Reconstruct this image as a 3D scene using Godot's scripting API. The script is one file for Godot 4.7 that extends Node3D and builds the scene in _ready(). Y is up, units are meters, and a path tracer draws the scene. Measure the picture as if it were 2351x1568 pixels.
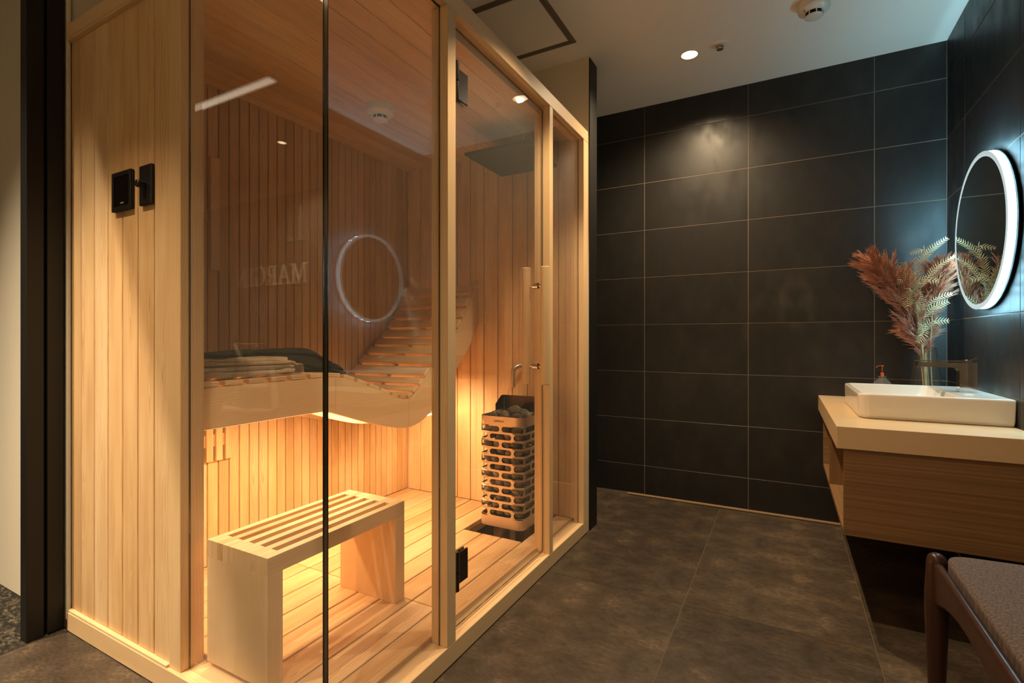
extends Node3D
# x to the right along the tiled back wall, y up, depth d = -z along the sauna front; metres.

var M := {}
var rng := RandomNumberGenerator.new()
var taken := {}

class MB:
	var v := PackedVector3Array()
	var n := PackedVector3Array()
	var t := PackedVector2Array()
	func tri(a: Vector3, b: Vector3, c: Vector3, na: Vector3, nb: Vector3, nc: Vector3, ta := Vector2.ZERO, tb := Vector2.ZERO, tc := Vector2.ZERO) -> void:
		if (b - a).cross(c - a).dot(na + nb + nc) > 0.0:
			v.append(a); v.append(c); v.append(b)
			n.append(na); n.append(nc); n.append(nb)
			t.append(ta); t.append(tc); t.append(tb)
		else:
			v.append(a); v.append(b); v.append(c)
			n.append(na); n.append(nb); n.append(nc)
			t.append(ta); t.append(tb); t.append(tc)
	func flat(p: Array, nn: Vector3, uv: Array = []) -> void:
		for i in range(1, p.size() - 1):
			if uv.is_empty():
				tri(p[0], p[i], p[i + 1], nn, nn, nn)
			else:
				tri(p[0], p[i], p[i + 1], nn, nn, nn, uv[0], uv[i], uv[i + 1])
	# a polygon whose normal is worked out, turned away from a point inside
	func face(p: Array, inside: Vector3, uv: Array = []) -> void:
		var nn: Vector3 = (p[1] - p[0]).cross(p[2] - p[0])
		if nn.length() < 1e-12 and p.size() > 3:
			nn = (p[2] - p[0]).cross(p[3] - p[0])
		nn = nn.normalized()
		if nn.dot(p[0] - inside) < 0.0:
			nn = -nn
		flat(p, nn, uv)
	# box with chamfered edges; grain runs along the longest side
	func box(lo: Vector3, hi: Vector3, c := 0.0015, uo := Vector2.ZERO, us := Vector2(2.7, 0.42), along := -1) -> void:
		var lo0 := lo
		lo = lo0.min(hi)
		hi = lo0.max(hi)
		var m := (lo + hi) / 2.0
		var s := (hi - lo) / 2.0
		c = minf(c, minf(s.x, minf(s.y, s.z)) * 0.49)
		var L := along if along >= 0 else (s.abs().max_axis_index())
		var o := [1 if L == 0 else 0, 1 if L == 2 else 2]
		var uvf := func(p: Vector3, ax: int) -> Vector2:
			var q := p - lo
			if ax == L:
				return uo + Vector2(q[o[0]] * us.x, q[o[1]] * us.x)
			var w: int = o[0] if ax == o[1] else o[1]
			return uo + Vector2(q[w] * us.x, q[L] * us.y)
		for ax in 3:
			var b := (ax + 1) % 3
			var d := (ax + 2) % 3
			for sg in [-1.0, 1.0]:
				var p := []
				for k in [[-1, -1], [1, -1], [1, 1], [-1, 1]]:
					var q := Vector3.ZERO
					q[ax] = m[ax] + sg * s[ax]
					q[b] = m[b] + k[0] * (s[b] - c)
					q[d] = m[d] + k[1] * (s[d] - c)
					p.append(q)
				var nn := Vector3.ZERO
				nn[ax] = sg
				flat(p, nn, p.map(func(q): return uvf.call(q, ax)))
		if c <= 0.0:
			return
		for ax in 3:
			var b := (ax + 1) % 3
			var d := (ax + 2) % 3
			for kb in [-1.0, 1.0]:
				for kd in [-1.0, 1.0]:
					var p := []
					for e in [[-1, 0], [1, 0], [1, 1], [-1, 1]]:
						var q := Vector3.ZERO
						q[ax] = m[ax] + e[0] * (s[ax] - c)
						q[b] = m[b] + kb * (s[b] - (0.0 if e[1] == 0 else c))
						q[d] = m[d] + kd * (s[d] - (c if e[1] == 0 else 0.0))
						p.append(q)
					var nn := Vector3.ZERO
					nn[b] = kb
					nn[d] = kd
					flat(p, nn.normalized(), p.map(func(q): return uvf.call(q, b)))
		for a in [-1.0, 1.0]:
			for b in [-1.0, 1.0]:
				for d in [-1.0, 1.0]:
					var k := Vector3(a, b, d)
					var e := m + k * s
					var p := [e - Vector3(0, b * c, d * c), e - Vector3(a * c, 0, d * c), e - Vector3(a * c, b * c, 0)]
					flat(p, k.normalized(), p.map(func(q): return uvf.call(q, 0)))
	# rows of points, smooth; wrap joins the ends of each row
	func grid(r: Array, wrap := false, us := Vector2.ONE, flip := false) -> void:
		var h := r.size()
		var w: int = r[0].size()
		var nr := []
		for i in h:
			var a := PackedVector3Array()
			a.resize(w)
			nr.append(a)
		var cols := w if wrap else w - 1
		for i in h - 1:
			for j in cols:
				var k := (j + 1) % w
				var x: Vector3 = (r[i + 1][k] - r[i][j]).cross(r[i + 1][j] - r[i][k])
				if flip:
					x = -x
				nr[i][j] += x
				nr[i][k] += x
				nr[i + 1][j] += x
				nr[i + 1][k] += x
		for i in h:
			var one := true
			var sum := Vector3.ZERO
			for j in w:
				sum += nr[i][j]
				if r[i][j].distance_squared_to(r[i][0]) > 1e-12:
					one = false
			for j in w:
				nr[i][j] = (sum if one else nr[i][j]).normalized()
		for i in h - 1:
			for j in cols:
				var k := (j + 1) % w
				var ua := Vector2(float(j) / cols, float(i) / (h - 1)) * us
				var ub := Vector2(float(j + 1) / cols, float(i + 1) / (h - 1)) * us
				tri(r[i][j], r[i][k], r[i + 1][k], nr[i][j], nr[i][k], nr[i + 1][k], ua, Vector2(ub.x, ua.y), ub)
				tri(r[i][j], r[i + 1][k], r[i + 1][j], nr[i][j], nr[i + 1][k], nr[i + 1][j], ua, ub, Vector2(ua.x, ub.y))
	# turned round an axis through `at`; profile of (radius, height)
	func lathe(at: Vector3, prof: Array, k := 28, axis := Vector3.UP) -> void:
		var e1 := axis.cross(Vector3(0.31, 0.2, 0.93)).normalized()
		var e2 := axis.cross(e1)
		var rows := []
		for p in prof:
			var row := []
			for j in k:
				var a := TAU * j / k
				row.append(at + axis * p.y + (e1 * cos(a) + e2 * sin(a)) * p.x)
			rows.append(row)
		grid(rows, true)
	# a lathe with hard edges: every band its own
	func turned(at: Vector3, prof: Array, k := 28, axis := Vector3.UP) -> void:
		for i in prof.size() - 1:
			lathe(at, [prof[i], prof[i + 1]], k, axis)
	func tube(p: Array, r: Array, k := 8, caps := true) -> void:
		var rows := []
		var up := Vector3(0.12, 0.95, 0.28).normalized()
		for i in p.size():
			var d: Vector3 = (p[mini(i + 1, p.size() - 1)] - p[maxi(i - 1, 0)]).normalized()
			var e1 := d.cross(up)
			if e1.length() < 0.1:
				e1 = d.cross(Vector3.RIGHT)
			e1 = e1.normalized()
			up = e1.cross(d)
			var row := []
			for j in k:
				var a := TAU * j / k
				row.append(p[i] + (e1 * cos(a) + up * sin(a)) * r[i])
			rows.append(row)
		if caps:
			var a := []
			var b := []
			for j in k:
				a.append(p[0])
				b.append(p[-1])
			rows.push_front(a)
			rows.push_back(b)
		grid(rows, true, Vector2(1, 4))
	# outline in a plane (2d points) given thickness; to3 maps (u, v, w) to space
	func prism(o: PackedVector2Array, w0: float, w1: float, to3: Callable, us := 2.7) -> void:
		var ix := Geometry2D.triangulate_polygon(o)
		for w in [w0, w1]:
			var nn: Vector3 = (to3.call(0.0, 0.0, w) - to3.call(0.0, 0.0, w0 + w1 - w)).normalized()
			for i in range(0, ix.size(), 3):
				var p := [o[ix[i]], o[ix[i + 1]], o[ix[i + 2]]]
				flat(p.map(func(q): return to3.call(q.x, q.y, w)), nn, p.map(func(q): return q * us))
		for i in o.size():
			var a := o[i]
			var b := o[(i + 1) % o.size()]
			var e := (b - a).orthogonal()
			var m := (a + b) / 2.0
			if Geometry2D.is_point_in_polygon(m + e.normalized() * 1e-5, o):
				e = -e
			var nn: Vector3 = (to3.call(m.x + e.x, m.y + e.y, w0) - to3.call(m.x, m.y, w0)).normalized()
			flat([to3.call(a.x, a.y, w0), to3.call(b.x, b.y, w0), to3.call(b.x, b.y, w1), to3.call(a.x, a.y, w1)], nn, [Vector2(0, a.x * us), Vector2(0, b.x * us), Vector2((w1 - w0) * us, b.x * us), Vector2((w1 - w0) * us, a.x * us)])
	# superellipsoid: a padded block
	func pad(lo: Vector3, hi: Vector3, e := 0.3, k := 28, bend = null, us := 1.0) -> void:
		var m := (lo + hi) / 2.0
		var s := ((hi - lo) / 2.0).abs()
		var rows := []
		for i in k + 1:
			var la := -PI / 2 + PI * i / k
			var row := []
			for j in 2 * k:
				var lo_ := TAU * j / (2 * k)
				var f := func(x: float, q: float) -> float: return signf(x) * pow(absf(x), q)
				var p := Vector3(f.call(cos(la), e) * f.call(cos(lo_), e) * s.x, f.call(sin(la), e) * s.y, f.call(cos(la), e) * f.call(sin(lo_), e) * s.z) + m
				row.append(bend.call(p) if bend != null else p)
			rows.append(row)
		var at := v.size()
		grid(rows, true)
		for i in range(at, v.size()):
			t[i] = Vector2(v[i].x, v[i].z) * us
	func mesh() -> ArrayMesh:
		var a := []
		a.resize(Mesh.ARRAY_MAX)
		a[Mesh.ARRAY_VERTEX] = v
		a[Mesh.ARRAY_NORMAL] = n
		a[Mesh.ARRAY_TEX_UV] = t
		var m := ArrayMesh.new()
		m.add_surface_from_arrays(Mesh.PRIMITIVE_TRIANGLES, a)
		return m

# ---------------------------------------------------------------- helpers
func P(x: float, y: float, d: float) -> Vector3:
	return Vector3(x, y, -d)

func numbered(called: String) -> String:
	var k: int = taken.get(called, 0)
	taken[called] = k + 1
	return called if k == 0 else "%s_%03d" % [called, k]

func tag(o: Node, label: String, category: String, group := "") -> Node:
	o.set_meta("label", label)
	o.set_meta("category", category)
	if group:
		o.set_meta("group", group)
	return o

func thing(called: String, label: String, category: String, at: Vector3, group := "") -> Node3D:
	var o := Node3D.new()
	o.name = numbered(called)
	add_child(o)
	o.position = at
	tag(o, label, category, group)
	return o

func struct(called: String, mesh_: Mesh, mat: Material) -> MeshInstance3D:
	var o := MeshInstance3D.new()
	o.mesh = mesh_
	o.material_override = mat
	o.name = called
	add_child(o, true)
	o.set_meta("kind", "structure")
	return o

# a mesh given in world places, under a thing or a part
func part(called: String, mesh_: Mesh, mat: Material, up: Node3D, label := "") -> MeshInstance3D:
	var o := MeshInstance3D.new()
	o.mesh = mesh_
	o.material_override = mat
	var names: Dictionary = up.get_meta("names", {})
	var k: int = names.get(called, 0)
	names[called] = k + 1
	up.set_meta("names", names)
	o.name = called if k == 0 else "%s_%03d" % [called, k]
	up.add_child(o, true)
	if up.get_parent() == self and not up is MeshInstance3D:
		o.position = -up.position
	if label:
		o.set_meta("label", label)
	return o

func solid(called: String, mesh_: Mesh, mat: Material, label: String, category: String, group := "") -> MeshInstance3D:
	var o := MeshInstance3D.new()
	o.mesh = mesh_
	o.material_override = mat
	o.name = numbered(called)
	add_child(o, true)
	tag(o, label, category, group)
	return o

func bx(x0: float, x1: float, y0: float, y1: float, d0: float, d1: float, c := 0.0015, seed_ := -1.0, us := Vector2(2.7, 0.42), along := -1) -> ArrayMesh:
	var b := MB.new()
	var uo := Vector2(rng.randf(), rng.randf()) if seed_ < 0.0 else Vector2(seed_, seed_ * 0.37)
	b.box(Vector3(x0, y0, -d1), Vector3(x1, y1, -d0), c, uo, us, along)
	return b.mesh()

func tex(im: Image) -> ImageTexture:
	im.generate_mipmaps()
	return ImageTexture.create_from_image(im)

func std(c: Color, rough := 0.6, metal := 0.0, spec := 0.5) -> StandardMaterial3D:
	var m := StandardMaterial3D.new()
	m.albedo_color = c
	m.roughness = rough
	m.metallic = metal
	m.metallic_specular = spec
	return m

func noise(seed_: int, freq: float, oct := 4) -> FastNoiseLite:
	var f := FastNoiseLite.new()
	f.seed = seed_
	f.noise_type = FastNoiseLite.TYPE_SIMPLEX_SMOOTH
	f.frequency = freq
	f.fractal_octaves = oct
	return f

# boards side by side, each with flat-sawn or straight grain
func wood_image(w: int, h: int, boards: int, light: Color, dark: Color, seed_: int, rings := 9.0, force := 1.0, sawn := 0.6) -> Image:
	var im := Image.create(w, h, false, Image.FORMAT_RGB8)
	var wob := noise(seed_, 0.9, 3)
	var fib := noise(seed_ + 1, 1.0, 2)
	var r := RandomNumberGenerator.new()
	r.seed = seed_
	var kind := []
	for k in boards:
		kind.append([r.randf(), r.randf_range(-0.35, 0.35), r.randf_range(0.8, 1.3), r.randf_range(-0.05, 0.06), r.randf() * 50.0])
	for y in h:
		var vy := float(y) / h
		var tw := absf(vy - 0.5) * 2.0
		for x in w:
			var ux := float(x) / w * boards
			var k := int(ux)
			var q: Array = kind[k]
			var lx: float = ux - k - 0.5
			var wv := (wob.get_noise_3d(ux * 0.9, tw * 3.0, q[4]) * 0.9 + wob.get_noise_3d(ux * 4.0, tw * 7.0, q[4] + 9.0) * 0.12) * (1.0 if sawn > 0.0 else 0.22)
			var f: float
			if q[0] < sawn:
				f = sqrt(pow(lx - q[1] + wv * 0.10, 2.0) * 9.0 + 0.012) * rings * q[2] * 0.55 + tw * 5.0 + wv * 1.4
			else:
				f = (lx + wv * 0.05) * rings * q[2] * 1.5 + wv * 0.7
			var s := f - floorf(f)
			var late := pow(s, 2.6) * (1.0 - smoothstep(0.88, 1.0, s)) * clampf(0.7 + 1.1 * wob.get_noise_3d(ux * 3.0, tw * 2.0, q[4] + 20.0), 0.15, 1.3)
			var fine := fib.get_noise_2d(ux * 60.0, vy * 14.0)
			var a := clampf((late * 0.75 + fine * 0.16 + 0.08 + wv * 0.22) * force, 0.0, 1.0)
			var c := light.lerp(dark, a)
			c = c.lightened(q[3]) if q[3] > 0.0 else c.darkened(-q[3])
			im.set_pixel(x, y, c)
	return im

func smear_image(w: int, h: int, a: Color, b: Color, seed_: int, stretch: float, freq: float, sharp := 1.0, speck := 0.0) -> Image:
	var im := Image.create(w, h, false, Image.FORMAT_RGB8)
	var f1 := noise(seed_, freq, 5)
	var f2 := noise(seed_ + 5, freq * 9.0, 3)
	for y in h:
		for x in w:
			var u := TAU * x / w
			var vv := TAU * y / h
			var px := cos(u) * w / TAU
			var pz := sin(u) * w / TAU
			var py := absf(y - h * 0.5) * stretch
			var k := 0.5 + 0.75 * f1.get_noise_3d(px, py, pz)
			k += 0.05 * f2.get_noise_3d(px, py * 1.6, pz)
			k += speck * (fposmod(sin(x * 12.9898 + y * 78.233) * 43758.5453, 1.0) - 0.5)
			im.set_pixel(x, y, a.lerp(b, clampf(pow(clampf(k, 0.0, 1.0), sharp), 0.0, 1.0)))
	return im

# dark steel-look porcelain: soft streaks across
func slate_image(a: Color, b: Color, seed_: int) -> Image:
	var im := Image.create(768, 384, false, Image.FORMAT_RGB8)
	var f1 := noise(seed_, 0.006, 5)
	var f2 := noise(seed_ + 1, 0.02, 5)
	for y in 384:
		for x in 768:
			var u := TAU * x / 768.0
			var q := Vector3(cos(u), sin(u), 0) * 122.0
			var py := absf(y - 192.0)
			var k := 0.42 + 0.62 * f1.get_noise_3d(q.x, py * 3.2, q.y) + 0.28 * f2.get_noise_3d(q.x * 0.7, py * 2.4 + 300.0, q.y * 0.7)
			im.set_pixel(x, y, a.lerp(b, clampf(k, 0.0, 1.0)))
	return im

# cloudy stone with paler wisps
func concrete_image(w: int, a: Color, b: Color, seed_: int) -> Image:
	var im := Image.create(w, w, false, Image.FORMAT_RGB8)
	var f1 := noise(seed_, 0.0035, 6)
	var f2 := noise(seed_ + 1, 0.03, 5)
	var f3 := noise(seed_ + 2, 0.011, 5)
	for y in w:
		for x in w:
			var u := TAU * x / w
			var px := cos(u) * w / TAU
			var pz := sin(u) * w / TAU
			var py := absf(y - w * 0.5)
			var lo := f1.get_noise_3d(px, py * 1.3, pz)
			var mi := f2.get_noise_3d(px, py * 2.0, pz)
			var wi := pow(1.0 - absf(f3.get_noise_3d(px + mi * 12.0, py * 2.0, pz + mi * 9.0)), 14.0)
			var k := 0.26 + 0.4 * lo + 0.30 * mi + 0.55 * wi * clampf(0.1 + 2.2 * lo, 0.0, 1.0)
			im.set_pixel(x, y, a.lerp(b, clampf(k, 0.0, 1.0)))
	return im

func weave_image(w: int, a: Color, b: Color, seed_: int, streak: float) -> Image:
	var im := Image.create(w, w, false, Image.FORMAT_RGB8)
	var f := noise(seed_, 0.35, 2)
	var g := noise(seed_ + 3, 0.02, 3)
	for y in w:
		for x in w:
			var k := 0.5 + 0.55 * f.get_noise_2d(x * 0.5, y * streak) + 0.35 * g.get_noise_2d(x, y)
			im.set_pixel(x, y, a.lerp(b, clampf(k, 0.0, 1.0)))
	return im

func wood_mat(t: Texture2D, tint: Color, rough: float) -> StandardMaterial3D:
	var m := std(tint, rough, 0.0, 0.4)
	m.albedo_texture = t
	return m

func materials() -> void:
	var hin := tex(wood_image(640, 1024, 4, Color(0.905, 0.785, 0.615), Color(0.70, 0.505, 0.32), 11, 6.5, 0.95))
	var hin2 := tex(wood_image(640, 1024, 4, Color(0.905, 0.785, 0.615), Color(0.68, 0.485, 0.305), 23, 8.0, 1.05))
	M.wood = [wood_mat(hin, Color(1, 1, 1), 0.5), wood_mat(hin2, Color(0.97, 0.95, 0.92), 0.5), wood_mat(hin, Color(0.96, 0.93, 0.88), 0.5), wood_mat(hin2, Color(1.0, 0.98, 0.94), 0.5)]
	M.plain_wood = wood_mat(tex(wood_image(512, 1024, 3, Color(0.90, 0.775, 0.60), Color(0.80, 0.655, 0.475), 31, 10.0, 0.7)), Color(1, 1, 1), 0.45)
	M.oak = wood_mat(tex(smear_image(768, 512, Color(0.58, 0.45, 0.315), Color(0.45, 0.34, 0.225), 47, 0.03, 0.085, 1.0, 0.06)), Color(1, 1, 1), 0.4)
	M.top = std(Color(0.82, 0.71, 0.56), 0.32)
	M.walnut = wood_mat(tex(wood_image(256, 512, 1, Color(0.235, 0.15, 0.12), Color(0.15, 0.09, 0.07), 53, 12.0, 0.8)), Color(1, 1, 1), 0.28)
	M.tile = []
	for k in 3:
		var t := std(Color(1, 1, 1), 0.38, 0.0, 0.5)
		t.albedo_texture = tex(slate_image(Color(0.07, 0.07, 0.073), Color(0.17, 0.16, 0.153), 61 + k * 7))
		t.roughness_texture = tex(slate_image(Color(0.66, 0.66, 0.66), Color(0.36, 0.36, 0.36), 61 + k * 7))
		t.roughness = 0.8
		M.tile.append(t)
	M.grout = std(Color(0.46, 0.405, 0.35), 0.9)
	M.floor = []
	var fl := tex(concrete_image(1024, Color(0.245, 0.21, 0.18), Color(0.47, 0.40, 0.325), 77))
	var flr := tex(smear_image(512, 512, Color(0.45, 0.45, 0.45), Color(0.75, 0.75, 0.75), 78, 1.6, 0.02, 1.0, 0.05))
	for k in 3:
		var t := std(Color(1, 1, 1).darkened(0.06 * k), 0.75, 0.0, 0.45)
		t.albedo_texture = fl
		t.roughness_texture = flr
		M.floor.append(t)
	M.seam = std(Color(0.40, 0.35, 0.28), 0.8)
	M.paint = std(Color(0.87, 0.835, 0.76), 0.85)
	M.ceil = std(Color(0.95, 0.93, 0.885), 0.9)
	M.black = std(Color(0.05, 0.05, 0.052), 0.5)
	M.black_gloss = std(Color(0.02, 0.02, 0.022), 0.05)
	M.alu = std(Color(0.46, 0.42, 0.37), 0.5, 0.15)
	M.tan = std(Color(0.66, 0.55, 0.42), 0.5)
	M.glass = std(Color(0.93, 0.97, 0.94, 0.025), 0.0)
	M.glass.transparency = BaseMaterial3D.TRANSPARENCY_ALPHA
	M.edge = std(Color(0.05, 0.09, 0.075), 0.12, 0.0, 0.8)
	M.clear = std(Color(0.95, 0.97, 0.97, 0.06), 0.0)
	M.clear.transparency = BaseMaterial3D.TRANSPARENCY_ALPHA
	M.smoky = std(Color(0.42, 0.36, 0.30, 0.14), 0.0)
	M.smoky.transparency = BaseMaterial3D.TRANSPARENCY_ALPHA
	M.film = std(Color(0.95, 0.93, 0.9, 0.08), 0.05)
	M.film.transparency = BaseMaterial3D.TRANSPARENCY_ALPHA
	M.chrome = std(Color(0.86, 0.85, 0.84), 0.06, 1.0)
	M.steel = std(Color(0.82, 0.75, 0.67), 0.36, 0.75)
	M.dark_steel = std(Color(0.30, 0.24, 0.20), 0.3, 1.0)
	M.gold = std(Color(0.80, 0.66, 0.44), 0.25, 1.0)  # tone of the highlights laid into the glass corner's edge
	M.dark_hinge = std(Color(0.34, 0.33, 0.32), 0.25, 1.0)
	M.copper = std(Color(0.80, 0.50, 0.36), 0.2, 1.0)
	M.ceramic = std(Color(0.86, 0.83, 0.785), 0.08, 0.0, 0.6)
	M.white_plastic = std(Color(0.88, 0.85, 0.78), 0.35)
	M.dark_matte = std(Color(0.06, 0.05, 0.045), 0.8)  # matte near-black for gaps, openings, the heater's inside and small dark parts
	M.shield = std(Color(0.17, 0.12, 0.09), 0.5)
	M.mirror = std(Color(0.80, 0.86, 0.85), 0.0, 1.0)
	M.robe = std(Color(0.12, 0.11, 0.105), 0.95)
	M.towel = std(Color(1, 1, 1), 0.95)
	M.towel.albedo_texture = tex(weave_image(128, Color(0.70, 0.60, 0.47), Color(0.80, 0.71, 0.58), 91, 0.5))
	M.tweed = std(Color(1, 1, 1), 0.95)
	M.tweed.albedo_texture = tex(weave_image(512, Color(0.14, 0.115, 0.105), Color(0.52, 0.44, 0.40), 93, 0.25))
	M.tweed.uv1_scale = Vector3(4, 4, 4)
	M.stone = []
	for k in 3:
		var t := std(Color(1, 1, 1).darkened(0.1 * k), 0.8)
		t.albedo_texture = tex(smear_image(128, 128, Color(0.36, 0.33, 0.29), Color(0.62, 0.56, 0.48), 97 + k, 1.0, 0.05, 1.0, 0.5))
		M.stone.append(t)
	M.carpet = std(Color(1, 1, 1), 1.0)
	M.carpet.albedo_texture = tex(smear_image(512, 512, Color(0.04, 0.038, 0.035), Color(0.50, 0.45, 0.36), 99, 2.2, 0.03, 2.2, 0.7))
	M.pampas = std(Color(0.78, 0.54, 0.43), 0.9)
	M.pampas.backlight_enabled = true
	M.pampas.backlight = Color(0.3, 0.17, 0.12)
	M.pampas2 = M.pampas.duplicate()
	M.pampas2.albedo_color = Color(0.64, 0.39, 0.27)
	M.fern = std(Color(0.80, 0.72, 0.55), 0.75)
	M.fern.backlight_enabled = true
	M.fern.backlight = Color(0.3, 0.27, 0.2)
	M.fern_stem = std(Color(0.74, 0.63, 0.42), 0.7)
	M.print_dark = std(Color(0.16, 0.09, 0.05), 0.7)
	M.print_light = std(Color(0.75, 0.75, 0.74), 0.6)
	M.lobby = std(Color(0.30, 0.27, 0.24), 0.8)
	M.pale = std(Color(0.86, 0.80, 0.70), 0.6)
	M.lobby_faint = std(Color(0.46, 0.43, 0.39), 0.8)
	M.lobby_letter = std(Color(0.85, 0.82, 0.76), 0.7)

func glow(c: Color, e: float) -> StandardMaterial3D:
	var m := std(c, 0.5)
	m.emission_enabled = true
	m.emission = c
	m.emission_energy_multiplier = e
	return m

func spot(at: Vector3, to: Vector3, c: Color, e: float, angle: float, soft: float, size := 0.03) -> SpotLight3D:
	var l := SpotLight3D.new()
	l.light_color = c
	l.light_energy = e
	l.spot_angle = angle
	l.spot_angle_attenuation = soft
	l.spot_range = 12.0
	l.spot_attenuation = 2.0
	l.light_size = size
	l.shadow_enabled = true
	l.name = "downlight_beam"
	add_child(l, true)
	l.position = at
	var up := Vector3.UP if absf((to - at).normalized().y) < 0.95 else Vector3.RIGHT
	l.look_at_from_position(at, to, up)
	return l

func area(at: Vector3, to: Vector3, size: Vector2, c: Color, e: float, up := Vector3.UP) -> AreaLight3D:
	var l := AreaLight3D.new()
	l.light_color = c
	l.light_energy = e
	l.area_size = size
	l.area_range = 12.0
	l.area_attenuation = 2.0
	l.area_normalize_energy = true
	l.shadow_enabled = true
	l.name = "strip_glow"
	add_child(l, true)
	l.look_at_from_position(at, to, up)
	return l

func text(s: String, size: float, depth: float, fam := "Droid Sans") -> TextMesh:
	var f := SystemFont.new()
	f.font_names = [fam]
	var t := TextMesh.new()
	t.font = f
	t.text = s
	t.font_size = 64
	t.pixel_size = size / 46.0
	t.depth = depth
	return t

const WARM := Color(1.0, 0.87, 0.69)
const LED := Color(1.0, 0.81, 0.58)
const COOL := Color(0.62, 0.90, 1.0)
const CEIL := 2.4957
const DOWNLIGHTS := [[-0.438, 2.744], [-0.438, 1.66], [-0.438, -0.30], [-1.75, 0.10], [-0.1, -1.34]]  # first in view, the others out of view, the last an added fill

# ---------------------------------------------------------------- scene
func _ready() -> void:
	rng.seed = 7
	# camera: a level lens, shifted a little downwards
	var cam := Camera3D.new()
	cam.name = "camera"
	add_child(cam)
	cam.position = Vector3(0, 1.0109, 0)
	cam.rotation.y = 0.49856
	cam.set_frustum(0.1 * 2.0 * 784.0 / 1150.9, Vector2(0, -0.1 * 6.66 / 1150.9), 0.1, 60.0)
	cam.current = true
	var we := WorldEnvironment.new()
	we.name = "environment"
	var env := Environment.new()
	env.background_mode = Environment.BG_COLOR
	env.background_color = Color(0, 0, 0)
	env.tonemap_mode = Environment.TONE_MAPPER_LINEAR
	env.tonemap_exposure = 1.0
	env.sdfgi_enabled = true
	env.ssao_enabled = true
	env.ssil_enabled = true
	we.environment = env
	add_child(we)
	# light from the ceiling fittings; most out of view, the last an added fill
	spot(P(-0.438, CEIL - 0.009, 2.744), P(-0.438, 0, 2.744), WARM, 3.2, 75.0, 1.0, 0.016)
	spot(P(-0.438, CEIL - 0.009, 1.66), P(-0.438, 0, 1.66), WARM, 2.5, 49.0, 0.4, 0.016)
	spot(P(-0.438, CEIL - 0.009, -0.30), P(-0.438, 0, -0.30), WARM, 2.5, 60.0, 1.0, 0.016)  # out of view, placed to light the sauna's end wall
	spot(P(-1.75, CEIL - 0.009, 0.10), P(-1.75, 0, 0.10), WARM, 5.0, 40.0, 0.9, 0.016)  # out of view, placed to light the near-left floor and lower end wall
	spot(P(-0.1, CEIL - 0.009, -1.34), P(-0.1, 0, -1.34), WARM, 9.5, 44.0, 0.9, 0.016)  # added fill, bounced off the rear wall to lift the ceiling
	# light of the strips under the lounger and of the lobby (the lit mirror's lamps sit in its rim)
	area(P(-1.66, 0.712, 1.38), P(-1.70, 0.0, 1.38), Vector2(0.9, 0.03), LED, 1.35, Vector3.RIGHT)
	area(P(-1.66, 0.60, 2.08), P(-1.64, 0.0, 2.45), Vector2(0.4, 0.03), LED, 0.5, Vector3.RIGHT)
	area(P(-5.2, 3.42, -1.40), P(-5.2, 0, -1.40), Vector2(2.0, 0.08), Color(1.0, 0.9, 0.76), 0.06, Vector3.FORWARD)
	spot(P(-5.83, 3.57, -2.72), P(-5.83, 0, -2.72), WARM, 10.0, 62.0, 0.8, 0.04)
	spot(P(-2.9, 3.57, -1.0), P(-2.05, 0, 0.55), Color(1.0, 0.91, 0.77), 20.0, 22.0, 1.0, 0.04)  # unseen lobby lamp, placed to light the left floor through the doorway
	materials()
	room()
	cabin()
	sauna_things()
	vanity()
	flowers()
	ceiling_things()
	chair()
	lobby()

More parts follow.
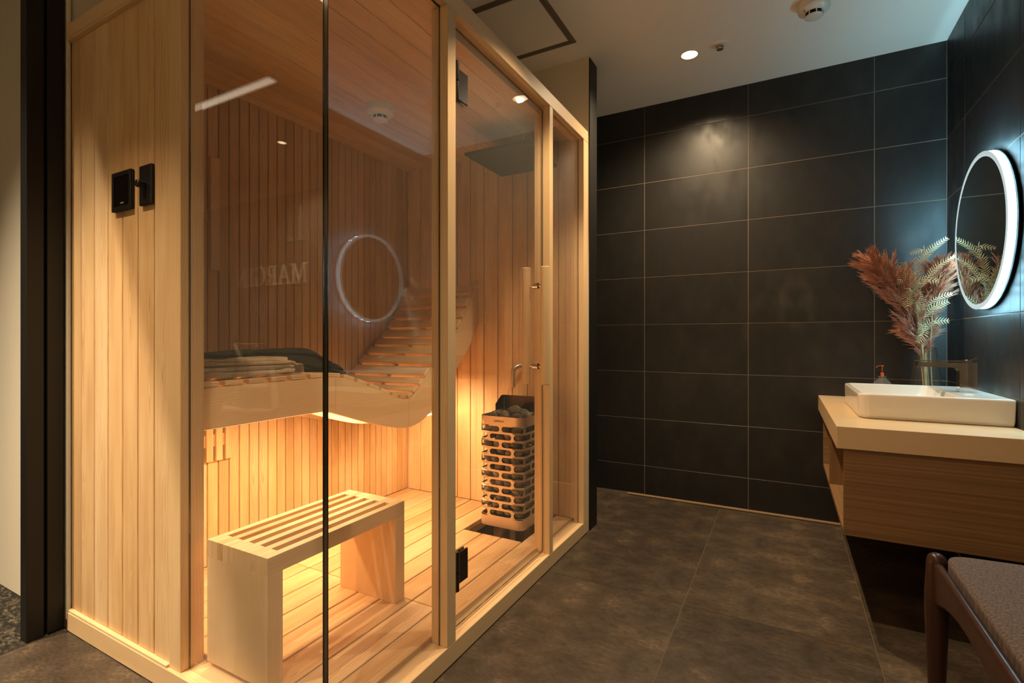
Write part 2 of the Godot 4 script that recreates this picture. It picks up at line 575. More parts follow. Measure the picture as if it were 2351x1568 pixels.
func room() -> void:
	# floor of large vinyl tiles over a darker bed
	var fl := struct("floor", bx(-2.2, 0.76, -0.06, -0.0008, -1.7, 3.3, 0.0), M.seam)
	var xs := [-2.2, -1.54, -0.94, -0.34, 0.26, 0.7088]
	var ds := [-1.6, -0.415, 0.785, 1.985, 3.2262]
	for i in 5:
		for j in 4:
			if xs[i + 1] < -0.9 and j >= 2:
				continue
			part("tile", bx(xs[i] + 0.0011, xs[i + 1] - 0.0011, -0.0008, 0.0, ds[j] + 0.0011, ds[j + 1] - 0.0011, 0.0, -1.0, Vector2(1.5, 1.5), 1), M.floor[(i + j) % 3], fl)
	part("tile", bx(-1.5394, -0.9406, -0.0008, 0.0, 2.62, 3.2256, 0.0, -1.0, Vector2(1.5, 1.5), 1), M.floor[1], fl)
	part("bed", bx(-2.19, -0.94, -0.0008, -0.0002, 0.785, 2.5, 0.0), M.floor[1], fl)
	var ce := struct("ceiling", bx(-2.35, 0.86, CEIL, CEIL + 0.1, -1.75, 3.36, 0.0), M.ceil)
	ce.name = "ceiling"
	# tiled walls: dark porcelain, 600 by 300, over pale joints
	var wb := struct("wall_back", bx(-2.3, 0.80, 0.0, CEIL, 3.2273, 3.34, 0.0), M.grout)
	var rows := [0.0145, 0.1974]
	for k in 7:
		rows.append(0.1974 + 0.3015 * (k + 1))
	rows.append(CEIL)
	var cols := [-2.0, -1.391, -0.7897, -0.1882, 0.4133, 0.7088]
	for i in 5:
		for j in rows.size() - 1:
			if cols[i + 1] < -0.95:
				continue
			part("tile", bx(cols[i] + 0.0019, cols[i + 1] - 0.0019, rows[j] + 0.0019, rows[j + 1] - 0.0019, 3.2262, 3.2292, 0.0006, -1.0, Vector2(0.83, 0.83), 0), M.tile[(i * 2 + j) % 3], wb)
	struct("baseboard_back", bx(-0.9, 0.7, 0.003, 0.0125, 3.218, 3.2292, 0.001), M.tan)
	var wr := struct("wall_right", bx(0.7099, 0.82, 0.0, CEIL, -1.7, 3.34, 0.0), M.grout)
	var dd := [3.2262, 2.945, 2.3435, 1.742, 1.1405, 0.539, -0.0625, -0.664, -1.2655, -1.6]
	for i in 9:
		for j in rows.size() - 1:
			part("tile", bx(0.7088, 0.7118, rows[j] + 0.0019, rows[j + 1] - 0.0019, dd[i + 1] + 0.0019, dd[i] - 0.0019, 0.0006, -1.0, Vector2(0.83, 0.83), 2), M.tile[(i * 2 + j) % 3], wr)
	# painted walls: behind the camera, behind and above the cabin, the doorway to the left
	struct("wall_front", bx(-2.3, 0.80, 0.0, CEIL, -1.72, -1.6, 0.0), M.paint)
	struct("wall_left", bx(-2.30, -2.195, 0.0, CEIL, 0.795, 3.34, 0.0), M.paint)
	struct("trim_1", bx(-2.2, -2.178, 0.0, 0.035, 0.7885, 0.80, 0.001), M.walnut)
	struct("trim_2", bx(-2.1955, -2.186, 0.035, CEIL, 0.7905, 0.80, 0.001), M.paint)
	struct("wall_alcove", bx(-2.195, -0.9065, 0.0, CEIL, 2.515, 2.618, 0.0), M.paint)
	struct("trim_3", bx(-0.9068, -0.9005, 0.0, CEIL - 0.004, 2.5115, 2.622, 0.0008), M.black)
	struct("trim_4", bx(-0.96, -0.8985, CEIL - 0.006, CEIL, 2.505, 2.626, 0.001), M.white_plastic)
	struct("wall_door_side", bx(-2.30, -2.2, 0.0, CEIL, -1.72, -0.62, 0.0), M.paint)
	struct("wall_door_head", bx(-2.30, -2.2, 2.42, CEIL, -0.62, 0.795, 0.0), M.paint)
	var dr := struct("door_1", bx(-2.255, -2.2075, 0.0, 2.44, 0.689, 0.7345, 0.001), M.black)
	part("door_leaf", bx(-2.27, -2.2055, 0.006, 2.43, 0.743, 0.786, 0.001), M.black, dr)
	part("door_groove", bx(-2.26, -2.222, 0.0, 2.43, 0.7345, 0.743, 0.0), M.dark_matte, dr)
	part("door_track", bx(-2.27, -2.2615, 0.0, 2.44, 0.694, 0.743, 0.001), M.black, dr)

func planks(up: Node3D, called: String, n: int, w: float, gap: float, mk: Callable, pick := 5) -> void:
	# a few meshes of each kind, shared
	var kinds := []
	for k in pick:
		kinds.append(mk.call(w - gap))
	for i in n:
		var o := part(called, kinds[(i * 3 + i / 4) % pick], M.wood[(i * 7 + i / 3) % 4], up)
		o.set_meta("step", i)

func cabin() -> void:
	var c := thing("sauna_cabin", "pale wooden sauna cabin with glass corner and glass door", "sauna", P(-1.54, 0, 1.64))
	# frame
	var sill := part("sill", bx(-0.985, -0.9035, 0.004, 0.0663, 0.785, 2.492, 0.0015), M.plain_wood, c)
	part("sill", bx(-2.178, -0.985, 0.004, 0.0663, 0.785, 0.875, 0.0015), M.plain_wood, c)
	part("shim", bx(-0.984, -0.906, 0.0, 0.0055, 0.789, 2.49, 0.0), M.dark_matte, c)
	part("shim", bx(-2.17, -0.984, 0.0, 0.0055, 0.789, 0.86, 0.0), M.dark_matte, c)
	part("skirting", bx(-2.178, -1.557, 0.0663, 0.0742, 0.787, 0.812, 0.001), M.plain_wood, c)
	part("post", bx(-1.557, -1.4987, 0.0663, 2.0375, 0.795, 0.8614, 0.0015), M.plain_wood, c)
	part("post", bx(-0.9649, -0.9035, 0.0663, 2.032, 1.2485, 1.2927, 0.0015), M.plain_wood, c)
	part("post", bx(-0.9776, -0.9035, 0.0663, 2.032, 2.004, 2.04, 0.0015), M.plain_wood, c)
	part("post", bx(-0.9581, -0.9035, 0.0663, 2.032, 2.4254, 2.492, 0.0015), M.plain_wood, c)
	part("top_beam", bx(-0.972, -0.9035, 2.032, 2.092, 0.785, 2.492, 0.0015), M.plain_wood, c)
	part("top_beam", bx(-2.178, -0.972, 2.0385, 2.096, 0.785, 0.875, 0.0015), M.plain_wood, c)
	part("roof", bx(-2.178, -0.972, 2.06, 2.088, 0.875, 2.492, 0.0), M.plain_wood, c)
	part("door_stop", bx(-0.978, -0.952, 2.0, 2.032, 1.2927, 2.004, 0.001), M.plain_wood, c)
	# glass
	var g1 := part("glass_pane", bx(-1.4987, -0.9465, 0.0663, 2.0385, 0.8155, 0.8255, 0.0), M.glass, c, "clear glass panel on the end of the cabin")
	part("glass_edge", bx(-0.9465, -0.9445, 0.0663, 2.0385, 0.8153, 0.8257, 0.0), M.edge, g1)
	part("glass_edge", bx(-1.4987, -1.4975, 0.0663, 2.0385, 0.818, 0.8225, 0.0), M.edge, g1)
	var g2 := part("glass_pane", bx(-0.9385, -0.9295, 0.0663, 2.032, 0.8175, 1.2485, 0.0), M.glass, c, "clear glass panel left of the door")
	for k in 3:
		part("glass_edge", bx(-0.9412 + k * 0.0042, -0.9383 + k * 0.0042, 0.0663, 2.032, 0.8153, 0.8175, 0.0), M.edge, g2)
	for k in 2:
		part("edge_glint", bx(-0.9383 + k * 0.0042, -0.9370 + k * 0.0042, 0.0663, 2.032, 0.8150, 0.8175, 0.0), M.gold, g2)  # thin gold strips stand in for highlights in the glass edge
	part("glass_edge", bx(-0.9362, -0.9322, 0.0663, 2.032, 1.2468, 1.2485, 0.0), M.edge, g2)
	var g3 := part("glass_pane", bx(-0.9385, -0.9295, 0.0663, 2.032, 2.04, 2.4254, 0.0), M.glass, c, "narrow clear glass panel right of the door")
	part("glass_edge", bx(-0.9362, -0.9322, 0.0663, 2.032, 2.4237, 2.4254, 0.0), M.edge, g3)
	# door
	var dg := part("door", bx(-0.941, -0.933, 0.078, 2.014, 1.298, 1.999, 0.0), M.glass, c, "frameless glass door")
	part("glass_edge", bx(-0.9392, -0.9350, 0.078, 2.014, 1.999, 2.001, 0.0), M.edge, dg)
	part("glass_edge", bx(-0.9392, -0.9350, 2.014, 2.0155, 1.298, 2.001, 0.0), M.edge, dg)
	part("glass_edge", bx(-0.9392, -0.9350, 0.0765, 0.078, 1.298, 2.001, 0.0), M.edge, dg)
	for y in [[1.785, 1.885], [0.216, 0.316]]:
		var b := MB.new()
		b.box(P(-0.9325, y[0], 1.3955), P(-0.9265, y[1], 1.332), 0.001)
		b.box(P(-0.948, y[0], 1.3955), P(-0.9415, y[1], 1.332), 0.001)
		b.tube([P(-0.921, y[0] - 0.012, 1.322), P(-0.921, y[0] + 0.046, 1.322)], [0.0085, 0.0085], 14)
		b.tube([P(-0.921, y[0] + 0.05, 1.322), P(-0.921, y[1] + 0.012, 1.322)], [0.0085, 0.0085], 14)
		b.box(P(-0.934, y[0] + 0.01, 1.336), P(-0.9265, y[1] - 0.01, 1.318), 0.0005)
		part("hinge", b.mesh(), M.dark_hinge, dg, "dark metal hinge")
	var hb := MB.new()
	hb.tube([P(-0.892, 0.815, 1.93), P(-0.892, 0.818, 1.93), P(-0.892, 1.313, 1.93), P(-0.892, 1.316, 1.93)], [0.0165, 0.018, 0.018, 0.0165], 20)
	part("handle", hb.mesh(), M.plain_wood, dg, "round wooden pull bar outside")
	hb = MB.new()
	hb.tube([P(-0.98, 0.815, 1.93), P(-0.98, 0.818, 1.93), P(-0.98, 1.313, 1.93), P(-0.98, 1.316, 1.93)], [0.0165, 0.018, 0.018, 0.0165], 20)
	part("handle", hb.mesh(), M.plain_wood, dg, "round wooden pull bar inside")
	for y in [0.893, 1.236]:
		hb = MB.new()
		hb.turned(P(-0.963, y, 1.93), [Vector2(0.005, 0), Vector2(0.005, 0.016), Vector2(0.0125, 0.016), Vector2(0.0125, 0.026), Vector2(0.0, 0.026)], 18, Vector3.RIGHT)
		hb.turned(P(-0.937, y, 1.93), [Vector2(0, 0.0), Vector2(0.0125, 0.0), Vector2(0.0125, 0.014), Vector2(0.005, 0.014), Vector2(0.005, 0.03)], 18, Vector3.RIGHT)
		part("standoff", hb.mesh(), M.chrome, dg, "chrome standoff")
	# walls of boards
	var bw := part("back_wall", bx(-2.178, -2.072, 0.0, 2.06, 0.875, 2.492, 0.0), M.plain_wood, c)
	var n := 34
	var pick := []
	for k in 6:
		pick.append(bx(-2.0735, -2.06, 0.085, 2.046, 0.0022, 0.0433, 0.002))
	for i in n:
		var o := part("plank", pick[(i * 5 + i / 4) % 6], M.wood[(i * 7 + i / 3) % 4], bw)
		o.position.z = -(0.8785 + i * 0.0455)
	var fw := part("far_wall", bx(-2.072, -0.972, 0.0, 2.06, 2.432, 2.492, 0.0), M.plain_wood, c)
	pick = []
	for k in 6:
		pick.append(bx(0.0022, 0.0893, 0.085, 2.046, 2.42, 2.4335, 0.002))
	for i in 12:
		var o := part("plank", pick[(i * 5) % 6], M.wood[(i * 3 + i / 3) % 4], fw)
		o.position.x = -2.0475 + i * 0.0915
	var ew := part("end_wall", bx(-2.178, -1.557, 0.0663, 2.0385, 0.8115, 0.862, 0.0), M.plain_wood, c)
	pick = []
	for k in 6:
		pick.append(bx(0.0025, 0.0900, 0.0742, 2.0385, 0.799, 0.8125, 0.0018))
	for i in 6:
		var o := part("plank", pick[i], M.wood[(i * 3 + 1) % 4], ew)
		o.position.x = -2.108 + i * 0.0925
	part("plank", bx(-2.178, -2.1092, 0.0742, 2.0385, 0.799, 0.8115, 0.0022), M.wood[2], ew)
	# ceiling of boards that run with the length
	var cp := part("ceiling_panel", bx(-2.072, -0.972, 2.054, 2.061, 0.875, 2.43, 0.0), M.plain_wood, c)
	pick = []
	for k in 6:
		pick.append(bx(0.001, 0.091, 2.045, 2.0545, 0.875, 2.432, 0.002))
	for i in 12:
		var o := part("plank", pick[(i * 5 + i / 6) % 6], M.wood[(i * 3 + i / 4) % 4], cp)
		o.position.x = -2.0725 + i * 0.0918
	# deck of boards, in two lengths, with an opening for the heater
	var dk := part("deck", bx(-2.07, -0.985, 0.004, 0.03, 0.862, 2.03, 0.0), M.plain_wood, c)
	part("joist", bx(-2.07, -1.378, 0.03, 0.06, 0.90, 2.43, 0.0), M.plain_wood, dk)
	part("joist", bx(-1.378, -0.985, 0.03, 0.06, 0.90, 2.02, 0.0), M.plain_wood, dk)
	part("pit_floor", bx(-1.378, -0.985, 0.004, 0.012, 2.03, 2.43, 0.0), M.walnut, dk)
	for i in 10:
		var x1 := -1.0555 - i * 0.1062
		var x0 := maxf(x1 - 0.1012, -2.058)
		part("deck_board", bx(x0, x1, 0.06, 0.085, 0.863, 1.3875, 0.002), M.wood[(i * 3) % 4], dk)
		part("deck_board", bx(x0, x1, 0.06, 0.085, 1.3905, 2.026 if i < 3 else 2.418, 0.002), M.wood[(i * 5 + 1) % 4], dk)
	part("deck_board", bx(-1.0508, -0.966, 0.06, 0.085, 0.863, 1.8, 0.002), M.wood[1], dk)
	part("deck_board", bx(-1.0508, -0.966, 0.06, 0.085, 1.803, 2.11, 0.002), M.wood[0], dk)
	part("deck_board", bx(-1.0508, -0.966, 0.06, 0.085, 2.112, 2.418, 0.002), M.wood[2], dk)
	# slatted vent low on the back wall
	var vt := part("vent", bx(-2.0605, -2.056, 0.512, 0.72, 1.06, 1.286, 0.0), M.dark_matte, c, "slatted wooden air vent")
	for i in 6:
		var d := 1.264 - i * 0.039
		part("slat", bx(-2.057, -2.036, 0.512, 0.72, d - 0.006, d + 0.0215, 0.0015), M.wood[3], vt)
	part("slat", bx(-2.0565, -2.048, 0.57, 0.62, 1.10, 1.27, 0.001), M.wood[3], vt)
	# strips of light under the lounger
	var ls := part("light_strip", bx(-1.675, -1.645, 0.714, 0.718, 0.93, 1.83, 0.0), glow(LED, 0.85), c, "warm strip light under the lounger")
	part("light_strip", bx(-1.675, -1.645, 0.603, 0.607, 1.9, 2.26, 0.0), glow(LED, 0.85), c, "warm strip light under the lounger")

const L_BOT := [[0.868, 0.735], [1.331, 0.734], [1.375, 0.723], [1.57, 0.6554], [1.703, 0.6163], [1.7755, 0.603], [1.852, 0.6014], [1.9334, 0.6249], [2.02, 0.6783], [2.1934, 0.843], [2.259, 0.903], [2.336, 0.9803], [2.4033, 1.0735], [2.419, 1.099]]
const L_TOP := [[0.868, 0.86], [1.32, 0.8615], [1.385, 0.8605], [1.42, 0.856], [1.4845, 0.836], [1.57, 0.8078], [1.648, 0.7784], [1.7173, 0.7524], [1.7607, 0.7381], [1.8056, 0.7294], [1.852, 0.7347], [1.9003, 0.762], [1.9673, 0.825], [2.0376, 0.895], [2.12, 0.957], [2.1974, 1.015], [2.2340, 1.055], [2.2927, 1.1311], [2.336, 1.1981], [2.3806, 1.2842], [2.419, 1.345]]

func along(c: Array, d: float) -> float:
	for i in c.size() - 1:
		if d <= c[i + 1][0]:
			var p0: Array = c[maxi(i - 1, 0)]
			var p3: Array = c[mini(i + 2, c.size() - 1)]
			var h: float = c[i + 1][0] - c[i][0]
			var m0: float = (c[i + 1][1] - p0[1]) / (c[i + 1][0] - p0[0]) * h
			var m1: float = (p3[1] - c[i][1]) / (p3[0] - c[i][0]) * h
			var t: float = (d - c[i][0]) / h
			return (2 * t ** 3 - 3 * t ** 2 + 1) * c[i][1] + (t ** 3 - 2 * t ** 2 + t) * m0 + (3 * t ** 2 - 2 * t ** 3) * c[i + 1][1] + (t ** 3 - t ** 2) * m1
	return c[-1][1]

func side_panel(d0: float, d1: float, x0: float, x1: float) -> ArrayMesh:
	var b := MB.new()
	var k := 28
	var o := Vector2(rng.randf(), rng.randf())
	for x in [x0, x1]:
		var nn := Vector3(1 if x == x1 else -1, 0, 0)
		for i in k:
			var a := lerpf(d0, d1, float(i) / k)
			var e := lerpf(d0, d1, float(i + 1) / k)
			var q := [[a, along(L_BOT, a)], [e, along(L_BOT, e)], [e, along(L_TOP, e)], [a, along(L_TOP, a)]]
			b.flat(q.map(func(p): return P(x, p[1], p[0])), nn, q.map(func(p): return o + Vector2(p[1] * 2.7, p[0] * 0.42)))
	for c in [L_BOT, L_TOP]:
		var rows := []
		for i in k + 1:
			var a := lerpf(d0, d1, float(i) / k)
			rows.append([P(x0, along(c, a), a), P(x1, along(c, a), a)])
		b.grid(rows, false, Vector2(0.1, 0.4), c == L_TOP)
	for d in [d0, d1]:
		b.flat([P(x0, along(L_BOT, d), d), P(x1, along(L_BOT, d), d), P(x1, along(L_TOP, d), d), P(x0, along(L_TOP, d), d)], Vector3(0, 0, 1 if d == d0 else -1))
	return b.mesh()

func sauna_things() -> void:
	# lounger
	var l := thing("sauna_lounger", "curved slatted wooden lounger fixed along the sauna's back wall", "lounger", P(-1.79, 0.60, 1.64))
	for x in [[-1.563, -1.535], [-2.055, -2.028]]:
		part("side_panel", side_panel(0.868, 1.3845, x[0], x[1]), M.plain_wood, l)
		part("side_panel", side_panel(1.3857, 1.8155, x[0], x[1]), M.plain_wood, l)
		part("side_panel", side_panel(1.8167, 2.419, x[0], x[1]), M.plain_wood, l)
	part("centre_rail", side_panel(0.9, 2.41, -1.80, -1.775), M.plain_wood, l)
	var d := 0.871
	while d < 2.40:
		var w := 0.0625
		if d > 1.70 and d < 1.95:
			w = 0.038
		elif d > 1.38:
			w = 0.056
		# step along the curve
		var a := Vector2(d, along(L_TOP, d))
		var e := d
		while a.distance_to(Vector2(e, along(L_TOP, e))) < w and e < 2.419:
			e += 0.0005
		var z := Vector2(e, along(L_TOP, e))
		if a.distance_to(z) < w * 0.8:
			break
		var u := (z - a).normalized()
		var nn := Vector2(-u.y, u.x)
		var m := (a + z) / 2.0 + nn * 0.0095
		var steep := u.angle() > 0.5
		var sl := bx(-2.05, -1.5445 if not steep else -1.552, -0.008, 0.008, -w / 2, w / 2, 0.002)
		var o := part("slat", sl, M.wood[rng.randi() % 4], l)
		o.position = P(0, m.y, m.x) - l.position
		o.rotation.x = u.angle()
		d = e
		var gp := 0.018
		var q := Vector2(d, along(L_TOP, d))
		while q.distance_to(Vector2(d, along(L_TOP, d))) < gp and d < 2.419:
			d += 0.0005
	# stool
	var s := thing("wooden_stool", "pale wooden bench stool with slotted top beside the glass corner", "stool", P(-1.325, 0.085, 1.115))
	var cw := 0.27 / 11.0
	for q in [[0.847, 0.893], [1.339, 1.385]]:
		var lb := MB.new()
		lb.box(P(-1.46, 0.085, q[0]), P(-1.19, 0.386, q[1]), 0.0008, Vector2(rng.randf(), rng.randf()), Vector2(2.7, 0.42), 1)
		for i in 5:
			lb.box(P(-1.46 + (2 * i + 1) * cw, 0.385, q[0]), P(-1.46 + (2 * i + 2) * cw, 0.434, q[1]), 0.0006, Vector2(rng.randf(), rng.randf()))
		part("leg", lb.mesh(), M.plain_wood, s)
	for i in 6:
		part("slat", bx(-1.46 + 2 * i * cw, -1.46 + (2 * i + 1) * cw, 0.386, 0.434, 0.8468, 1.3852, 0.0008), M.wood[(i * 2) % 4] if i % 3 == 1 else M.plain_wood, s)
	# heater
	heater()
	# steel spout over the heater
	var b := MB.new()
	var p := [P(-1.205, 0.862, 2.4205), P(-1.205, 0.862, 2.395)]
	p = [P(-1.215, 0.865, 2.42), P(-1.23, 0.866, 2.40)]
	for k in 9:
		var a := PI / 2 * k / 8.0
		p.append(P(-1.243 - 0.03 * sin(a), 0.836 + 0.03 * cos(a), 2.385 - 0.035 * sin(a)))
	p.append(P(-1.2735, 0.752, 2.349))
	b.tube(p, p.map(func(_q): return 0.0125), 16, false)
	var sp := thing("water_spout", "bent steel water spout on the wall above the heater", "spout", P(-1.21, 0.86, 2.42))
	part("pipe", b.mesh(), M.steel, sp)
	b = MB.new()
	b.turned(P(-1.213, 0.865, 2.4195), [Vector2(0.0, 0.006), Vector2(0.019, 0.006), Vector2(0.02, 0.0)], 20, Vector3(0, 0, 1))
	part("flange", b.mesh(), M.steel, sp)
	# heat shield on chains
	var sh := thing("heat_shield", "dark flat heat shield hung on chains over the heater", "heat shield", P(-1.205, 1.905, 2.215))
	part("plate", bx(-1.373, -1.041, 1.903, 1.917, 2.035, 2.40, 0.001), M.shield, sh)
	for q in [[-1.345, 2.10], [-1.08, 2.10], [-1.345, 2.36], [-1.08, 2.36]]:
		b = MB.new()
		var y := 1.918
		var k := 0
		while y < 2.036:
			var ring := []
			for j in 9:
				var a := TAU * j / 8.0
				var e := Vector2(cos(a) * 0.0035, sin(a) * 0.008)
				ring.append(P(q[0] + (e.x if k % 2 else 0.0), y + 0.007 + e.y, q[1] + (0.0 if k % 2 else e.x)))
			b.tube(ring, ring.map(func(_r): return 0.0011), 5, false)
			y += 0.0125
			k += 1
		b.turned(P(q[0], 2.036, q[1]), [Vector2(0.003, 0), Vector2(0.008, 0.006), Vector2(0.008, 0.009)], 12)
		part("chain", b.mesh(), M.steel, sh)
	# folded cloths on the lounger
	var nz := noise(5, 9.0, 3)
	var soft := func(q: Vector3) -> Vector3: return q + Vector3(nz.get_noise_3d(q.x, q.y * 3.0, q.z), nz.get_noise_3d(q.x + 5.0, q.y, q.z) * 0.5, nz.get_noise_3d(q.x, q.y, q.z + 7.0)) * 0.02
	b = MB.new()
	b.pad(P(-1.90, 0.8815, 1.255), P(-1.575, 0.903, 0.885), 0.28, 22, soft, 6.0)
	b.pad(P(-1.89, 0.901, 1.25), P(-1.58, 0.917, 0.885), 0.28, 22, soft, 6.0)
	var tw := thing("packed_towel", "flat folded towel in clear plastic wrap, lowest on the lounger", "towel", P(-1.74, 0.881, 1.07))
	part("cloth", b.mesh(), M.towel, tw)
	b = MB.new()
	b.pad(P(-1.91, 0.880, 1.285), P(-1.563, 0.9195, 0.88), 0.22, 26, func(q: Vector3) -> Vector3: return q + Vector3(0, nz.get_noise_3d(q.x * 7.0, q.y, q.z * 5.0) * 0.006, 0) + Vector3(nz.get_noise_3d(q.x * 2.0, q.y * 4.0, q.z * 3.0) * 0.012, 0, 0))
	part("wrapper", b.mesh(), M.film, tw)
	b = MB.new()
	b.pad(P(-1.90, 0.9185, 1.262), P(-1.585, 0.9335, 0.88), 0.3, 22, soft, 6.0)
	b.pad(P(-1.885, 0.9305, 1.25), P(-1.60, 0.9465, 0.88), 0.3, 22, soft, 6.0)
	solid("folded_towel", b.mesh(), M.towel, "beige folded towel between the plastic wrap and the black robe", "towel")
	b = MB.new()
	var tops := [[0.86, 0.945], [0.98, 0.958], [1.27, 0.966], [1.35, 0.971], [1.42, 0.948], [1.553, 0.870], [1.60, 0.846]]
	var lows := [[0.86, 0.9475], [1.20, 0.9475], [1.27, 0.90], [1.35, 0.884], [1.45, 0.868], [1.60, 0.834]]
	var drape := func(q: Vector3) -> Vector3:
		var dd := -q.z
		var r: Vector3 = soft.call(q)
		r.y = lerpf(along(lows, dd), along(tops, dd), q.y) + 0.004 * sin(dd * 31.0 + q.x * 9.0) * q.y
		return r
	b.pad(P(-1.95, 0.0, 1.595), P(-1.64, 1.0, 0.88), 0.4, 34, drape)
	solid("folded_robe", b.mesh(), M.robe, "black robe folded over the towel pile on the lounger", "robe")
	# slim board held off the back wall
	var wbm := thing("wall_bar", "tall slim wooden bar on brackets behind the corner post", "wall bar", P(-2.02, 1.28, 1.18))
	part("bar", bx(-2.005, -1.985, 1.282, 1.731, 1.166, 1.2045, 0.003), M.plain_wood, wbm)
	part("bar", bx(-2.005, -1.985, 1.282, 1.731, 1.09, 1.126, 0.003), M.plain_wood, wbm)
	part("bracket", bx(-2.0605, -2.004, 1.48, 1.52, 1.10, 1.19, 0.002), M.plain_wood, wbm)
	# control panels outside on the end wall
	var tp := thing("sauna_thermostat", "square black control panel with glossy screen on the boards", "control panel", P(-1.807, 1.41, 0.799))
	b = MB.new()
	var f0 := [P(-1.8713, 1.5312, 0.787), P(-1.7548, 1.5312, 0.787), P(-1.7548, 1.4094, 0.787), P(-1.8713, 1.4094, 0.787)]
	b.box(P(-1.8713, 1.4094, 0.7985), P(-1.7548, 1.5312, 0.7905), 0.002)
	b.box(P(-1.8713, 1.4094, 0.7912), P(-1.8605, 1.5312, 0.787), 0.0012)
	b.box(P(-1.7680, 1.4094, 0.7912), P(-1.7548, 1.5312, 0.787), 0.0012)
	b.box(P(-1.8605, 1.4094, 0.7912), P(-1.7680, 1.4235, 0.787), 0.0012)
	b.box(P(-1.8605, 1.5160, 0.7912), P(-1.7680, 1.5312, 0.787), 0.0012)
	part("case", b.mesh(), M.black, tp)
	var scr := part("screen", bx(-1.8605, -1.7680, 1.4235, 1.5160, 0.7895, 0.791, 0.0004), M.black_gloss, tp, "glossy dark screen")
	var tm := text("HARVIA", 0.0045, 0.0004)
	var lo := part("logo", tm, M.print_light, scr)
	lo.position = P(-1.812, 1.4335, 0.7894)
	var sw := thing("light_switch", "tall black switch plate with round knob right of control panel", "switch", P(-1.674, 1.41, 0.799))
	part("plate", bx(-1.7077, -1.6402, 1.4098, 1.5288, 0.788, 0.7985, 0.002), M.black, sw)
	b = MB.new()
	b.turned(P(-1.6745, 1.4685, 0.788), [Vector2(0.0115, 0.0), Vector2(0.011, 0.021), Vector2(0.0095, 0.0225), Vector2(0.0, 0.0225)], 22, Vector3(0, 0, 1))
	part("knob", b.mesh(), M.black, sw)

